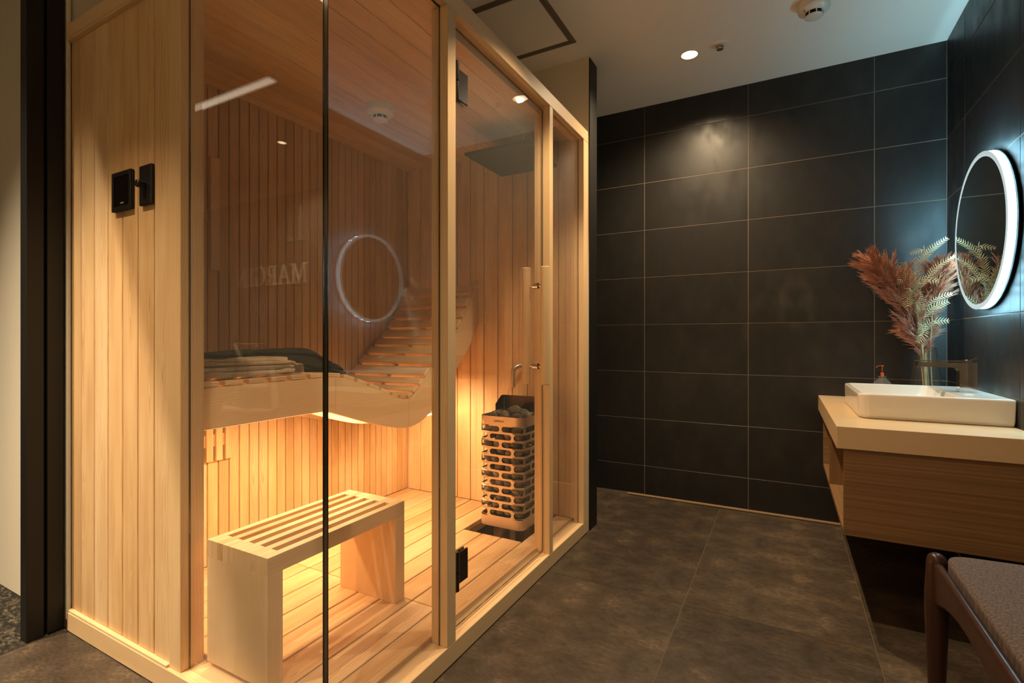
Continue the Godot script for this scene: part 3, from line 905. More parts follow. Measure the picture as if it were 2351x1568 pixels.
func heater() -> void:
	var h := thing("sauna_heater", "tall square steel sauna heater with slotted sides full of stones", "heater", P(-1.205, 0.012, 2.215))
	var cx := -1.205
	var cd := 2.2175
	var hw := 0.1215
	var rr := 0.032
	var per := 4.0 * (2.0 * (hw - rr)) + TAU * rr
	# distance round the rounded square -> place, starting at the middle of the front face
	var round_ := func(s: float, y: float, inset: float) -> Vector3:
		s = fposmod(s, per)
		var a := hw - rr
		var seg := [a, PI / 2 * rr, 2 * a, PI / 2 * rr, 2 * a, PI / 2 * rr, 2 * a, PI / 2 * rr, a + 1.0]
		var corner := [Vector2(a, -a), Vector2(a, a), Vector2(-a, a), Vector2(-a, -a)]
		var q := Vector2(0, -hw)
		for i in 9:
			if s <= seg[i] or i == 8:
				var side := i / 2
				if i % 2 == 1:
					var an := -PI / 2 + PI / 2 * side + s / rr
					q = corner[side] + Vector2(cos(an), sin(an)) * (rr - inset)
				else:
					var dir := Vector2(1, 0).rotated(PI / 2 * side)
					var out := Vector2(0, -1).rotated(PI / 2 * side)
					var st: float = 0.0 if i == 0 else -a
					q = dir * (st + s) + out * (hw - inset)
				break
			s -= seg[i]
		return Vector3(cx + q.x, y, -(cd + q.y))
	var b := MB.new()
	var k := 48
	var band := func(y0: float, y1: float, inset: float) -> void:
		var rows := [[], []]
		for j in k:
			rows[0].append(round_.call(per * j / k, y0, inset))
			rows[1].append(round_.call(per * j / k, y1, inset))
		b.grid(rows, true)
	for inset in [0.0, 0.002]:
		band.call(0.592, 0.634, inset)
		band.call(0.10, 0.148, inset)
	# slotted rows
	var n := 7
	var cw := per / n
	var rh := 0.444 / 12.0
	for row in 12:
		var y0 := 0.148 + row * rh
		for i in n:
			var s0 := (i - 0.5 + (0.5 if row % 2 else 0.0)) * cw
			var hx := cw / 2 - 0.0062
			var hy := rh / 2 - 0.0048
			var out := []
			var inn := []
			var m := 28
			for j in m:
				var a := TAU * j / m
				var e := Vector2(cos(a), sin(a))
				var q := Vector2(signf(e.x) * (hx - hy), 0) + e * hy if absf(e.x) > 1e-6 else Vector2(0, e.y * hy)
				inn.append(q)
				# ray to the cell's border
				var f := minf(cw / 2 / maxf(absf(q.x), 1e-6), rh / 2 / maxf(absf(q.y), 1e-6))
				out.append(q * f)
			# corners of the cell
			for kx in [-1, 1]:
				for ky in [-1, 1]:
					var best := 0
					var bd := 1e9
					for j in m:
						var dd: float = out[j].distance_to(Vector2(kx * cw / 2, ky * rh / 2))
						if dd < bd:
							bd = dd
							best = j
					out[best] = Vector2(kx * cw / 2, ky * rh / 2)
			var to := func(q: Vector2, inset: float) -> Vector3: return round_.call(s0 + cw / 2 + q.x, y0 + rh / 2 + q.y, inset)
			for j in m:
				var j2 := (j + 1) % m
				for inset in [0.0, 0.002]:
					var p := [to.call(out[j], inset), to.call(out[j2], inset), to.call(inn[j2], inset), to.call(inn[j], inset)]
					var mid: Vector3 = (p[0] + p[2]) / 2.0
					b.face(p, Vector3(cx, mid.y, -cd) if inset == 0.0 else mid * 2.0 - Vector3(cx, mid.y, -cd))
				b.face([to.call(inn[j], 0.0), to.call(inn[j2], 0.0), to.call(inn[j2], 0.002), to.call(inn[j], 0.002)], to.call(inn[j] * 1.2, 0.001))
	part("body", b.mesh(), M.steel, h)
	part("filler_core", bx(cx - 0.062, cx + 0.062, 0.11, 0.60, cd - 0.062, cd + 0.062, 0.002), M.dark_matte, h)  # dark block added to stop the view through the slots
	part("bottom_plate", bx(cx - 0.105, cx + 0.105, 0.112, 0.118, cd - 0.105, cd + 0.105, 0.001), M.dark_steel, h)
	for q in [[-1, -1], [1, -1], [1, 1], [-1, 1]]:
		part("leg", bx(cx + q[0] * 0.085 - 0.022, cx + q[0] * 0.085 + 0.022, 0.012, 0.112, cd + q[1] * 0.085 - 0.004, cd + q[1] * 0.085 + 0.004, 0.001), M.dark_steel, h)
	b = MB.new()
	b.box(P(cx - 0.108, 0.60, cd + 0.112), P(cx + 0.108, 0.712, cd + 0.108), 0.0008)
	for sx in [-1.0, 1.0]:
		var o := PackedVector2Array([Vector2(cd + 0.112, 0.60), Vector2(cd + 0.112, 0.712), Vector2(cd + 0.085, 0.712), Vector2(cd + 0.025, 0.672), Vector2(cd + 0.025, 0.60)])
		b.prism(o, cx + sx * 0.112 - 0.002, cx + sx * 0.112 + 0.002, func(u: float, v: float, w: float) -> Vector3: return P(w, v, u))
	part("splash_guard", b.mesh(), M.dark_steel, h)
	var lt := text("SAUNAGE", 0.0085, 0.0006, "Droid Serif")
	var lo := part("lettering", lt, M.print_dark, h)
	lo.position = P(-1.213, 0.612, 2.0952) - h.position
	# stones: a few shapes, many places
	var shapes := []
	for i in 6:
		var nz := noise(200 + i, 1.1, 3)
		var sb := MB.new()
		var rows := []
		var pr := Vector3(rng.randf_range(0.85, 1.2), rng.randf_range(0.62, 0.85), rng.randf_range(0.8, 1.0))
		for r in 9:
			var la := -PI / 2 + PI * r / 8
			var row := []
			for j in 14:
				var lo_ := TAU * j / 14
				var d := Vector3(cos(la) * cos(lo_), sin(la), cos(la) * sin(lo_))
				row.append(d * pr * (1.0 + 0.34 * nz.get_noise_3dv(d)))
			rows.append(row)
		sb.grid(rows, true)
		shapes.append(sb.mesh())
	var put := func(at: Vector3, r: float, label: String, grp: String) -> void:
		var o := solid("sauna_stone", shapes[rng.randi() % 6], M.stone[rng.randi() % 3], label, "stone", grp)
		o.position = at
		o.rotation = Vector3(rng.randf_range(-0.5, 0.5), rng.randf() * TAU, rng.randf_range(-0.4, 0.4))
		o.scale = Vector3.ONE * r
	var nth := ["first", "second", "third", "fourth", "fifth", "sixth", "seventh", "eighth", "ninth", "tenth", "eleventh", "twelfth"]
	for row in 12:
		var y := 0.1665 + row * rh
		var off := 0.0 if row % 2 else 0.025
		var where: String = nth[11 - row] + " slot row from the top"
		for i in 4:
			put.call(P(cx - 0.082 + i * 0.05 + off * 0.6 + rng.randf_range(-0.006, 0.006), y + rng.randf_range(-0.004, 0.004), cd - 0.0915 + rng.randf_range(0, 0.008)), rng.randf_range(0.0245, 0.0285), "grey stone in heater's front, %s, %s from left" % [where, nth[i]], "stones inside the heater")
		for i in 3:
			put.call(P(cx + 0.0925 - rng.randf_range(0, 0.008), y + rng.randf_range(-0.004, 0.004), cd - 0.045 + i * 0.052 + off * 0.5), rng.randf_range(0.0245, 0.028), "grey stone in heater's right side, %s, %s from front" % [where, nth[i]], "stones inside the heater")
		if row % 2 == 0:
			put.call(P(cx - 0.0925, y, cd - 0.035 + rng.randf_range(-0.01, 0.01)), 0.024, "grey stone showing at heater's left edge, %s" % where, "stones inside the heater")
	var k2 := 0
	var tops_ := ["grey stone at the front left corner", "grey stone at the middle of the front edge", "grey stone at the front right corner", "grey stone left of the biggest one", "biggest grey stone, highest of the heap", "grey stone right of the biggest one", "grey stone at the back left before the guard", "grey stone at the middle of the back", "small grey stone at the back right corner"]
	for q in [[-0.07, -0.075, 0.03], [-0.005, -0.07, 0.033], [0.06, -0.075, 0.03], [-0.06, -0.01, 0.036], [0.012, 0.0, 0.042], [0.075, -0.005, 0.032], [-0.05, 0.06, 0.034], [0.03, 0.065, 0.034], [0.08, 0.06, 0.026]]:
		put.call(P(cx + q[0], 0.608 + q[2] * 0.55 + (0.012 if k2 == 4 else 0.0), cd + q[1]), q[2], tops_[k2] + " in the open top of the heater", "stones on top of the heater")
		k2 += 1

func vanity() -> void:
	# counter and the cabinet under it, both on the right wall
	var v := thing("vanity_cabinet", "wall-hung oak vanity cabinet with open left side", "cabinet", P(0.44, 0.315, 2.66))
	part("end_panel", bx(0.1825, 0.706, 0.3165, 0.62, 2.119, 2.139, 0.0008, -1.0, Vector2(1.9, 0.5), 0), M.oak, v)
	part("end_panel", bx(0.1825, 0.706, 0.3165, 0.62, 3.19, 3.21, 0.0008, -1.0, Vector2(1.9, 0.5), 0), M.oak, v)
	part("bottom_panel", bx(0.1825, 0.706, 0.3165, 0.3345, 2.139, 3.19, 0.0008), M.oak, v)
	part("back_panel", bx(0.45, 0.465, 0.3345, 0.62, 2.139, 3.19, 0.0008), M.oak, v)
	part("divider", bx(0.1825, 0.45, 0.3345, 0.62, 2.76, 2.778, 0.0008), M.oak, v)
	var ct := thing("counter_top", "thick cream counter slab carrying the white basin", "countertop", P(0.43, 0.62, 2.66))
	part("slab", bx(0.161, 0.7085, 0.6215, 0.70, 2.1155, 3.2255, 0.0012), M.top, ct)
	# basin: rounded block with a hollow and a ledge for the tap
	var bs := thing("wash_basin", "white rectangular basin with rounded corner on the counter", "basin", P(0.48, 0.70, 2.64))
	var b := MB.new()
	var x0 := 0.2525
	var x1 := 0.7083
	var d0 := 2.367
	var d1 := 2.917
	var rect := func(i: float, y: float, r: float, xr := 0.0) -> Array:
		var row := []
		var c := [[x1 - i - xr, d1 - i, 0.0], [x0 + i, d1 - i, PI / 2], [x0 + i, d0 + i, PI], [x1 - i - xr, d0 + i, PI * 1.5]]
		for q in c:
			var sx := -1.0 if q[0] > 0.45 else 1.0
			var sd := -1.0 if q[1] > 2.6 else 1.0
			var rad: float = r if q[0] < 0.45 or xr > 0.0 else minf(r, 0.006)
			for j in 7:
				var a: float = q[2] + PI / 2 * j / 6.0
				row.append(P(q[0] + sx * rad + cos(a) * rad, y, q[1] + sd * rad + sin(a) * rad))
		return row
	b.grid([rect.call(0.012, 0.7002, 0.03), rect.call(0.004, 0.704, 0.034), rect.call(0.002, 0.715, 0.035), rect.call(0.0, 0.788, 0.036), rect.call(0.0008, 0.7935, 0.036), rect.call(0.0035, 0.7965, 0.034), rect.call(0.0075, 0.7972, 0.03)], true)
	# rim, ledge and bowl
	var rim: Array = rect.call(0.0075, 0.7972, 0.03)
	var lip: Array = rect.call(0.0135, 0.7968, 0.028, 0.125)
	b.grid([rim, lip], true)
	b.grid([lip, rect.call(0.0165, 0.793, 0.026, 0.125), rect.call(0.021, 0.76, 0.03, 0.13), rect.call(0.03, 0.728, 0.035, 0.14), rect.call(0.05, 0.718, 0.03, 0.15)], true)
	var bot: Array = rect.call(0.05, 0.718, 0.03, 0.15)
	b.flat(bot, Vector3.UP)
	part("bowl", b.mesh(), M.ceramic, bs)
	b = MB.new()
	b.turned(P(0.5655, 0.772, 2.60), [Vector2(0.0, 0.002), Vector2(0.007, 0.002), Vector2(0.007, 0.0)], 16, Vector3(-1, 0, 0))
	part("overflow", b.mesh(), M.dark_matte, bs)
	b = MB.new()
	b.turned(P(0.40, 0.719, 2.64), [Vector2(0.024, 0), Vector2(0.022, 0.003), Vector2(0, 0.004)], 24)
	part("drain", b.mesh(), M.chrome, bs)
	# tap
	var f := thing("basin_tap", "chrome single-lever tap on the basin ledge", "tap", P(0.64, 0.7972, 2.64))
	var o := PackedVector2Array()
	for q in [[0.668, 0.7972], [0.668, 0.9145], [0.4825, 0.9145], [0.4825, 0.8955], [0.592, 0.8945]]:
		o.append(Vector2(q[0], q[1]))
	for k in 7:
		var a := PI / 2 * k / 6.0
		o.append(Vector2(0.592 + 0.022 * sin(a), 0.8725 + 0.022 * cos(a)))
	o.append(Vector2(0.614, 0.7972))
	b = MB.new()
	b.prism(o, 2.618, 2.662, func(u: float, w: float, d: float) -> Vector3: return P(u, w, d))
	part("body", b.mesh(), M.chrome, f)
	o = PackedVector2Array([Vector2(0.4705, 0.9185), Vector2(0.634, 0.9185), Vector2(0.6685, 0.932), Vector2(0.667, 0.937), Vector2(0.633, 0.923), Vector2(0.4705, 0.9215)])
	b = MB.new()
	b.prism(o, 2.617, 2.663, func(u: float, w: float, d: float) -> Vector3: return P(u, w, d))
	b.box(P(0.635, 0.914, 2.652), P(0.655, 0.926, 2.628), 0.001)
	part("lever", b.mesh(), M.chrome, f)
	part("label_sticker", bx(0.628, 0.655, 0.802, 0.8095, 2.6165, 2.6182, 0.0), M.print_light, f)
	# soap bottle
	var sb := thing("soap_dispenser", "round clear glass soap bottle with copper pump", "soap dispenser", P(0.42, 0.70, 3.03))
	b = MB.new()
	b.lathe(P(0.42, 0.7003, 3.03), [Vector2(0.0, 0.0), Vector2(0.03, 0.0), Vector2(0.042, 0.01), Vector2(0.05, 0.035), Vector2(0.05, 0.06), Vector2(0.042, 0.085), Vector2(0.027, 0.105), Vector2(0.016, 0.115), Vector2(0.0145, 0.12), Vector2(0.0185, 0.122), Vector2(0.0185, 0.126), Vector2(0.013, 0.127)], 32)
	part("bottle", b.mesh(), M.clear, sb)
	b = MB.new()
	b.lathe(P(0.42, 0.7033, 3.03), [Vector2(0.0, 0.0), Vector2(0.028, 0.0), Vector2(0.039, 0.01), Vector2(0.046, 0.03), Vector2(0.045, 0.045), Vector2(0, 0.046)], 28)
	part("soap", b.mesh(), M.clear, sb)
	b = MB.new()
	b.turned(P(0.42, 0.827, 3.03), [Vector2(0.0, -0.06), Vector2(0.003, -0.06), Vector2(0.003, 0.0), Vector2(0.0125, 0.0), Vector2(0.013, 0.018), Vector2(0.009, 0.021), Vector2(0.0042, 0.022), Vector2(0.0042, 0.047), Vector2(0.0085, 0.048), Vector2(0.009, 0.053), Vector2(0, 0.055)], 20)
	b.tube([P(0.42, 0.878, 3.03), P(0.408, 0.8785, 3.025), P(0.397, 0.874, 3.02), P(0.395, 0.868, 3.019)], [0.0035, 0.0032, 0.003, 0.0028], 8)
	part("pump", b.mesh(), M.copper, sb, "copper pump head")
	# round mirror with a lit rim
	var mi := thing("lit_mirror", "round wall mirror with a glowing white rim", "mirror", P(0.70, 1.432, 2.62))
	var at := P(0.7086, 1.432, 2.62)
	var ax := Vector3(-1, 0, 0)
	b = MB.new()
	b.turned(at, [Vector2(0, 0.0387), Vector2(0.286, 0.0387)], 72, ax)
	part("mirror_glass", b.mesh(), M.mirror, mi)
	var white := glow(Color(0.88, 0.98, 1.0), 1.8)
	var ringm := glow(Color(0.76, 0.90, 1.0), 0.36)
	for k in 16:
		b = MB.new()
		var prof := [Vector2(0.287, 0.0375), Vector2(0.3015, 0.0375), Vector2(0.3035, 0.0375), Vector2(0.304, 0.036), Vector2(0.304, 0.016), Vector2(0.287, 0.016), Vector2(0.287, 0.0385)]
		for i in 6:
			var rows := [[], []]
			for j in 7:
				var a := TAU * (k + j / 6.0) / 16.0
				for e in 2:
					rows[e].append(P(0.7086 - prof[i + e].y, 1.432 + sin(a) * prof[i + e].x, 2.62 + cos(a) * prof[i + e].x))
			b.grid(rows)
		var fr := MB.new()
		fr.grid([range(7).map(func(j): return P(0.6699, 1.432 + sin(TAU * (k + j / 6.0) / 16.0) * 0.286, 2.62 + cos(TAU * (k + j / 6.0) / 16.0) * 0.286)), range(7).map(func(j): return P(0.6699, 1.432 + sin(TAU * (k + j / 6.0) / 16.0) * 0.3052, 2.62 + cos(TAU * (k + j / 6.0) / 16.0) * 0.3052))])
		part("light_ring", fr.mesh(), ringm, mi, "frosted light ring round the mirror")
		part("light_rim", b.mesh(), white, mi, "glowing white rim")
		for half in 2:
			var o2 := OmniLight3D.new()
			var am := TAU * (k + 0.25 + 0.5 * half) / 16.0
			o2.light_color = COOL
			o2.light_energy = 0.027
			o2.light_size = 0.0075
			o2.omni_range = 12.0
			o2.omni_attenuation = 2.0
			o2.shadow_enabled = true
			o2.name = "mirror_ring_light"
			add_child(o2, true)
			o2.position = P(0.7086 - 0.026, 1.432 + 0.295 * sin(am), 2.62 + 0.295 * cos(am))
	b = MB.new()
	b.turned(at, [Vector2(0.3045, 0.012), Vector2(0.3045, 0.009), Vector2(0.25, 0.009), Vector2(0.25, 0.0)], 72, ax)
	b.turned(at, [Vector2(0.25, 0.012), Vector2(0.3045, 0.012)], 72, ax)
	part("back_box", b.mesh(), M.black, mi)  # unseen behind the mirror; lip shaped to shade the wall round it

func strand(b: MB, p0: Vector3, dir: Vector3, len: float, droop: float, r: float) -> void:
	var p := []
	var rr := []
	var q := p0
	var d := dir
	for i in 5:
		p.append(q)
		rr.append(r * (1.0 - 0.2 * i))
		q += d * len / 4.0
		d = (d + Vector3(0, -droop, 0)).normalized()
	b.tube(p, rr, 3, false)

func curve(pts: Array) -> Curve3D:
	var c := Curve3D.new()
	for i in pts.size():
		var a: Vector3 = pts[maxi(i - 1, 0)]
		var z: Vector3 = pts[mini(i + 1, pts.size() - 1)]
		var t := (z - a) / 6.0
		c.add_point(pts[i], -t, t)
	return c

func flowers() -> void:
	# vase, a slim cone with a thick rim
	var vs := thing("glass_vase", "tall smoky glass vase holding the dried stems", "vase", P(0.587, 0.70, 3.03))
	var b := MB.new()
	b.lathe(P(0.587, 0.7003, 3.03), [Vector2(0, 0.0), Vector2(0.066, 0.0), Vector2(0.069, 0.006), Vector2(0.0675, 0.03), Vector2(0.06, 0.10), Vector2(0.05, 0.17), Vector2(0.0425, 0.225), Vector2(0.0395, 0.2655), Vector2(0.0375, 0.2665), Vector2(0.0375, 0.262), Vector2(0.041, 0.22), Vector2(0.048, 0.17)], 40)
	part("body", b.mesh(), M.smoky, vs)
	b = MB.new()
	var ring := []
	for j in 33:
		var a := TAU * j / 32.0
		ring.append(P(0.587 + cos(a) * 0.0385, 0.9665, 3.03 + sin(a) * 0.0385))
	b.tube(ring, ring.map(func(_q): return 0.0016), 6, false)
	part("rim", b.mesh(), std(Color(0.22, 0.16, 0.11), 0.2), vs)
	# pampas plumes
	var plumes := [
		["pampas_plume", "largest rust pink pampas plume leaning left over the basin", M.pampas, [Vector3(0.597, 0.72, -3.03), Vector3(0.578, 0.97, -3.03), Vector3(0.53, 1.12, -3.02), Vector3(0.462, 1.26, -3.0), Vector3(0.405, 1.345, -2.985), Vector3(0.37, 1.375, -2.975)], 0.33, 0.078, 900],
		["pampas_plume", "upright rust pampas plume on the right, before the wall corner", M.pampas, [Vector3(0.603, 0.72, -3.04), Vector3(0.592, 0.97, -3.04), Vector3(0.598, 1.12, -3.04), Vector3(0.622, 1.25, -3.04), Vector3(0.640, 1.335, -3.035)], 0.42, 0.055, 560],
		["pampas_plume", "darker brown pampas tuft at the top right of the bunch", M.pampas2, [Vector3(0.61, 0.72, -3.01), Vector3(0.60, 0.97, -3.01), Vector3(0.607, 1.15, -3.0), Vector3(0.628, 1.28, -2.995), Vector3(0.64, 1.34, -2.99)], 0.74, 0.05, 300],
		["pampas_plume", "short pink pampas spray hanging low on the left side", M.pampas, [Vector3(0.585, 0.72, -3.04), Vector3(0.572, 0.97, -3.01), Vector3(0.545, 1.02, -2.995), Vector3(0.50, 1.055, -2.985)], 0.56, 0.035, 200],
	]
	for q in plumes:
		var pts: Array = q[3]
		var c := curve(pts)
		var len := c.get_baked_length()
		var root := thing(q[0], q[1], "dried plant", pts[0])
		b = MB.new()
		var sp := []
		var sr := []
		for i in 15:
			sp.append(c.sample_baked(len * i / 14.0))
			sr.append(lerpf(0.0032, 0.0012, i / 14.0))
		b.tube(sp, sr, 6)
		part("stem", b.mesh(), M.fern_stem, root)
		b = MB.new()
		for i in int(q[6] / 8.0):
			var f: float = pow((i + rng.randf()) / (q[6] / 8.0), 0.85)
			var s: float = lerpf(q[4], 1.0, f)
			var at := c.sample_baked(len * s)
			var fw := (c.sample_baked(minf(len * s + 0.02, len)) - c.sample_baked(len * s - 0.02)).normalized()
			var sd := Vector3(rng.randf_range(-1, 1), rng.randf_range(-1, 1), rng.randf_range(-1, 1)).normalized()
			sd = (sd - fw * sd.dot(fw)).normalized()
			# a tassel: a side branch with many short hairs, bunched towards its tip
			var wide: float = q[5] * (0.5 + 0.85 * sin(PI * clampf(f * 0.75 + 0.12, 0.0, 1.0)))
			var dir := (fw * rng.randf_range(0.8, 1.15) + sd * rng.randf_range(0.35, 0.8)).normalized()
			var br: float = wide * rng.randf_range(0.7, 1.5)
			for j in 36:
				var u := pow(rng.randf(), 0.7)
				var p0: Vector3 = at + sd * wide * 0.12 + dir * br * u * 0.9 + Vector3(rng.randf_range(-1, 1), rng.randf_range(-1, 1), rng.randf_range(-1, 1)) * 0.006 * (1.3 - u)
				var dj := (dir + sd * 0.15 + Vector3(rng.randf_range(-1, 1), rng.randf_range(-1, 1), rng.randf_range(-1, 1)) * (0.55 - 0.3 * u)).normalized()
				strand(b, p0, dj, rng.randf_range(0.022, 0.048), 0.06, rng.randf_range(0.0013, 0.0023))
		part("plume", b.mesh(), q[2], root)
	# bleached fern sprays
	var ferns := [
		["cream fern spray arching highest to the right", [[0.59, 0.72, 3.03], [0.567, 0.97, 3.02], [0.540, 1.13, 3.0], [0.5405, 1.274, 3.0], [0.56, 1.3756, 3.0], [0.6048, 1.4335, 3.0], [0.662, 1.4791, 3.0]], 0.5, 0.034],
		["cream fern spray at centre, bent to the left", [[0.585, 0.72, 3.02], [0.565, 0.97, 3.01], [0.547, 1.17, 2.98], [0.527, 1.254, 2.97], [0.504, 1.328, 2.96], [0.492, 1.372, 2.955]], 0.62, 0.034],
		["cream fern frond hooked down over the pink plume", [[0.58, 0.72, 3.02], [0.56, 0.97, 3.0], [0.535, 1.22, 2.965], [0.522, 1.318, 2.955], [0.490, 1.300, 2.945], [0.4639, 1.2653, 2.94]], 0.78, 0.03],
		["pale fern frond reaching right at half height", [[0.6, 0.72, 3.03], [0.575, 0.97, 3.01], [0.5625, 1.11, 2.99], [0.6048, 1.1583, 2.985], [0.662, 1.1829, 2.98]], 0.68, 0.034],
		["lowest pale fern frond pointing right over the vase", [[0.6, 0.72, 3.04], [0.58, 0.97, 3.02], [0.5663, 1.0465, 3.0], [0.6048, 1.0931, 2.99], [0.6647, 1.0921, 2.985]], 0.72, 0.03],
		["thin pale fern frond tipping right before the tiles", [[0.605, 0.72, 3.03], [0.58, 0.97, 3.01], [0.5561, 1.1487, 2.985], [0.6166, 1.2013, 2.98], [0.674, 1.217, 2.975]], 0.8, 0.024],
		["pale fern frond touching the mirror rim", [[0.595, 0.72, 3.02], [0.575, 0.97, 3.0], [0.553, 1.25, 2.97], [0.6166, 1.3486, 2.955], [0.676, 1.385, 2.945]], 0.74, 0.024],
		["cream fern frond hanging straight down at centre left", [[0.59, 0.72, 3.01], [0.565, 0.97, 2.99], [0.535, 1.21, 2.95], [0.512, 1.25, 2.945], [0.5006, 1.205, 2.94], [0.5039, 1.1577, 2.94]], 0.86, 0.034],
		["cream fern frond hanging down beside the stems", [[0.59, 0.72, 3.02], [0.567, 0.97, 2.99], [0.545, 1.22, 2.955], [0.537, 1.2534, 2.95], [0.5484, 1.191, 2.945], [0.5566, 1.14, 2.945]], 0.86, 0.03],
		["white fern frond drooping just above the vase", [[0.594, 0.72, 3.02], [0.57, 0.97, 2.99], [0.5605, 1.075, 2.965], [0.5657, 1.032, 2.955], [0.5415, 0.9891, 2.95]], 0.74, 0.03],
		["cream fern frond lying level across the middle", [[0.59, 0.72, 3.03], [0.57, 0.97, 3.01], [0.5349, 1.27, 2.96], [0.575, 1.2853, 2.945], [0.6145, 1.271, 2.94]], 0.82, 0.03],
		["thin fern frond at the top pointing left", [[0.59, 0.72, 3.03], [0.57, 0.97, 3.02], [0.548, 1.27, 3.0], [0.575, 1.43, 2.99], [0.5566, 1.4232, 2.985], [0.5156, 1.41, 2.98]], 0.88, 0.022],
	]
	for q in ferns:
		var pts: Array = q[1].map(func(e): return P(e[0], e[1], e[2]))
		var c := curve(pts)
		var len := c.get_baked_length()
		var root := thing("fern_frond", q[0], "dried plant", pts[0])
		b = MB.new()
		var sp := []
		var sr := []
		for i in 25:
			sp.append(c.sample_baked(len * i / 24.0))
			sr.append(lerpf(0.0019, 0.0008, i / 24.0))
		b.tube(sp, sr, 6)
		part("stem", b.mesh(), M.fern_stem if rng.randf() < 0.4 else M.fern, root)
		b = MB.new()
		var n := int((1.0 - q[2]) * len / 0.0098)
		for i in n:
			var f := float(i) / n
			var s: float = len * lerpf(q[2], 1.0, f)
			var at := c.sample_baked(s)
			var fw := (c.sample_baked(minf(s + 0.01, len)) - c.sample_baked(s - 0.01)).normalized()
			var face := Vector3(-0.35, 0.12, 1.0).normalized()
			var sd := fw.cross(face).normalized()
			var w: float = q[3] * (0.35 + 0.65 * sin(PI * (0.18 + f * 0.8))) 
			for k in [-1.0, 1.0]:
				var dir: Vector3 = (sd * k + fw * 0.7 + face * rng.randf_range(-0.25, 0.25)).normalized()
				var tip: Vector3 = at + dir * w
				var wd: Vector3 = fw * 0.0024
				var up: Vector3 = face * 0.0012
				var mid: Vector3 = at + dir * w * 0.45
				b.face([at - wd * 0.7, mid - wd, mid + up, at + up], at - face)
				b.face([at + up, mid + up, mid + wd, at + wd * 0.7], at - face)
				b.face([mid - wd, tip, mid + up], at - face)
				b.face([mid + up, tip, mid + wd], at - face)
		part("leaflets", b.mesh(), M.fern, root)

func detector(called: String, label: String, x: float, y: float, d: float, s: float) -> void:
	var o := thing(called, label, "smoke detector", P(x, y, d))
	var b := MB.new()
	b.turned(P(x, y, d), [Vector2(0.051 * s, 0.0), Vector2(0.051 * s, -0.024 * s)], 40)
	b.lathe(P(x, y, d), [Vector2(0.051 * s, -0.024 * s), Vector2(0.049 * s, -0.030 * s), Vector2(0.036 * s, -0.037 * s), Vector2(0.0285 * s, -0.039 * s)], 40)
	part("housing", b.mesh(), M.white_plastic, o)
	b = MB.new()
	b.turned(P(x, y, d), [Vector2(0.027 * s, -0.036 * s), Vector2(0.0265 * s, -0.050 * s)], 32)
	part("grille", b.mesh(), M.dark_matte, o)
	b = MB.new()
	b.lathe(P(x, y, d), [Vector2(0.028 * s, -0.050 * s), Vector2(0.027 * s, -0.053 * s), Vector2(0.015 * s, -0.0555 * s), Vector2(0, -0.056 * s)], 32)
	for k in 8:
		var a := TAU * (k + 0.3) / 8.0
		b.tube([P(x + cos(a) * 0.0285 * s, y - 0.036 * s, d + sin(a) * 0.0285 * s), P(x + cos(a) * 0.0278 * s, y - 0.051 * s, d + sin(a) * 0.0278 * s)], [0.0022 * s, 0.0022 * s], 6)
	part("cap", b.mesh(), M.white_plastic, o)
	b = MB.new()
	b.turned(P(x - 0.03 * s, y - 0.0385 * s, d - 0.025 * s), [Vector2(0.0, -0.001), Vector2(0.0018, -0.001), Vector2(0.0018, 0.004)], 10)
	part("test_light", b.mesh(), M.dark_matte, o)

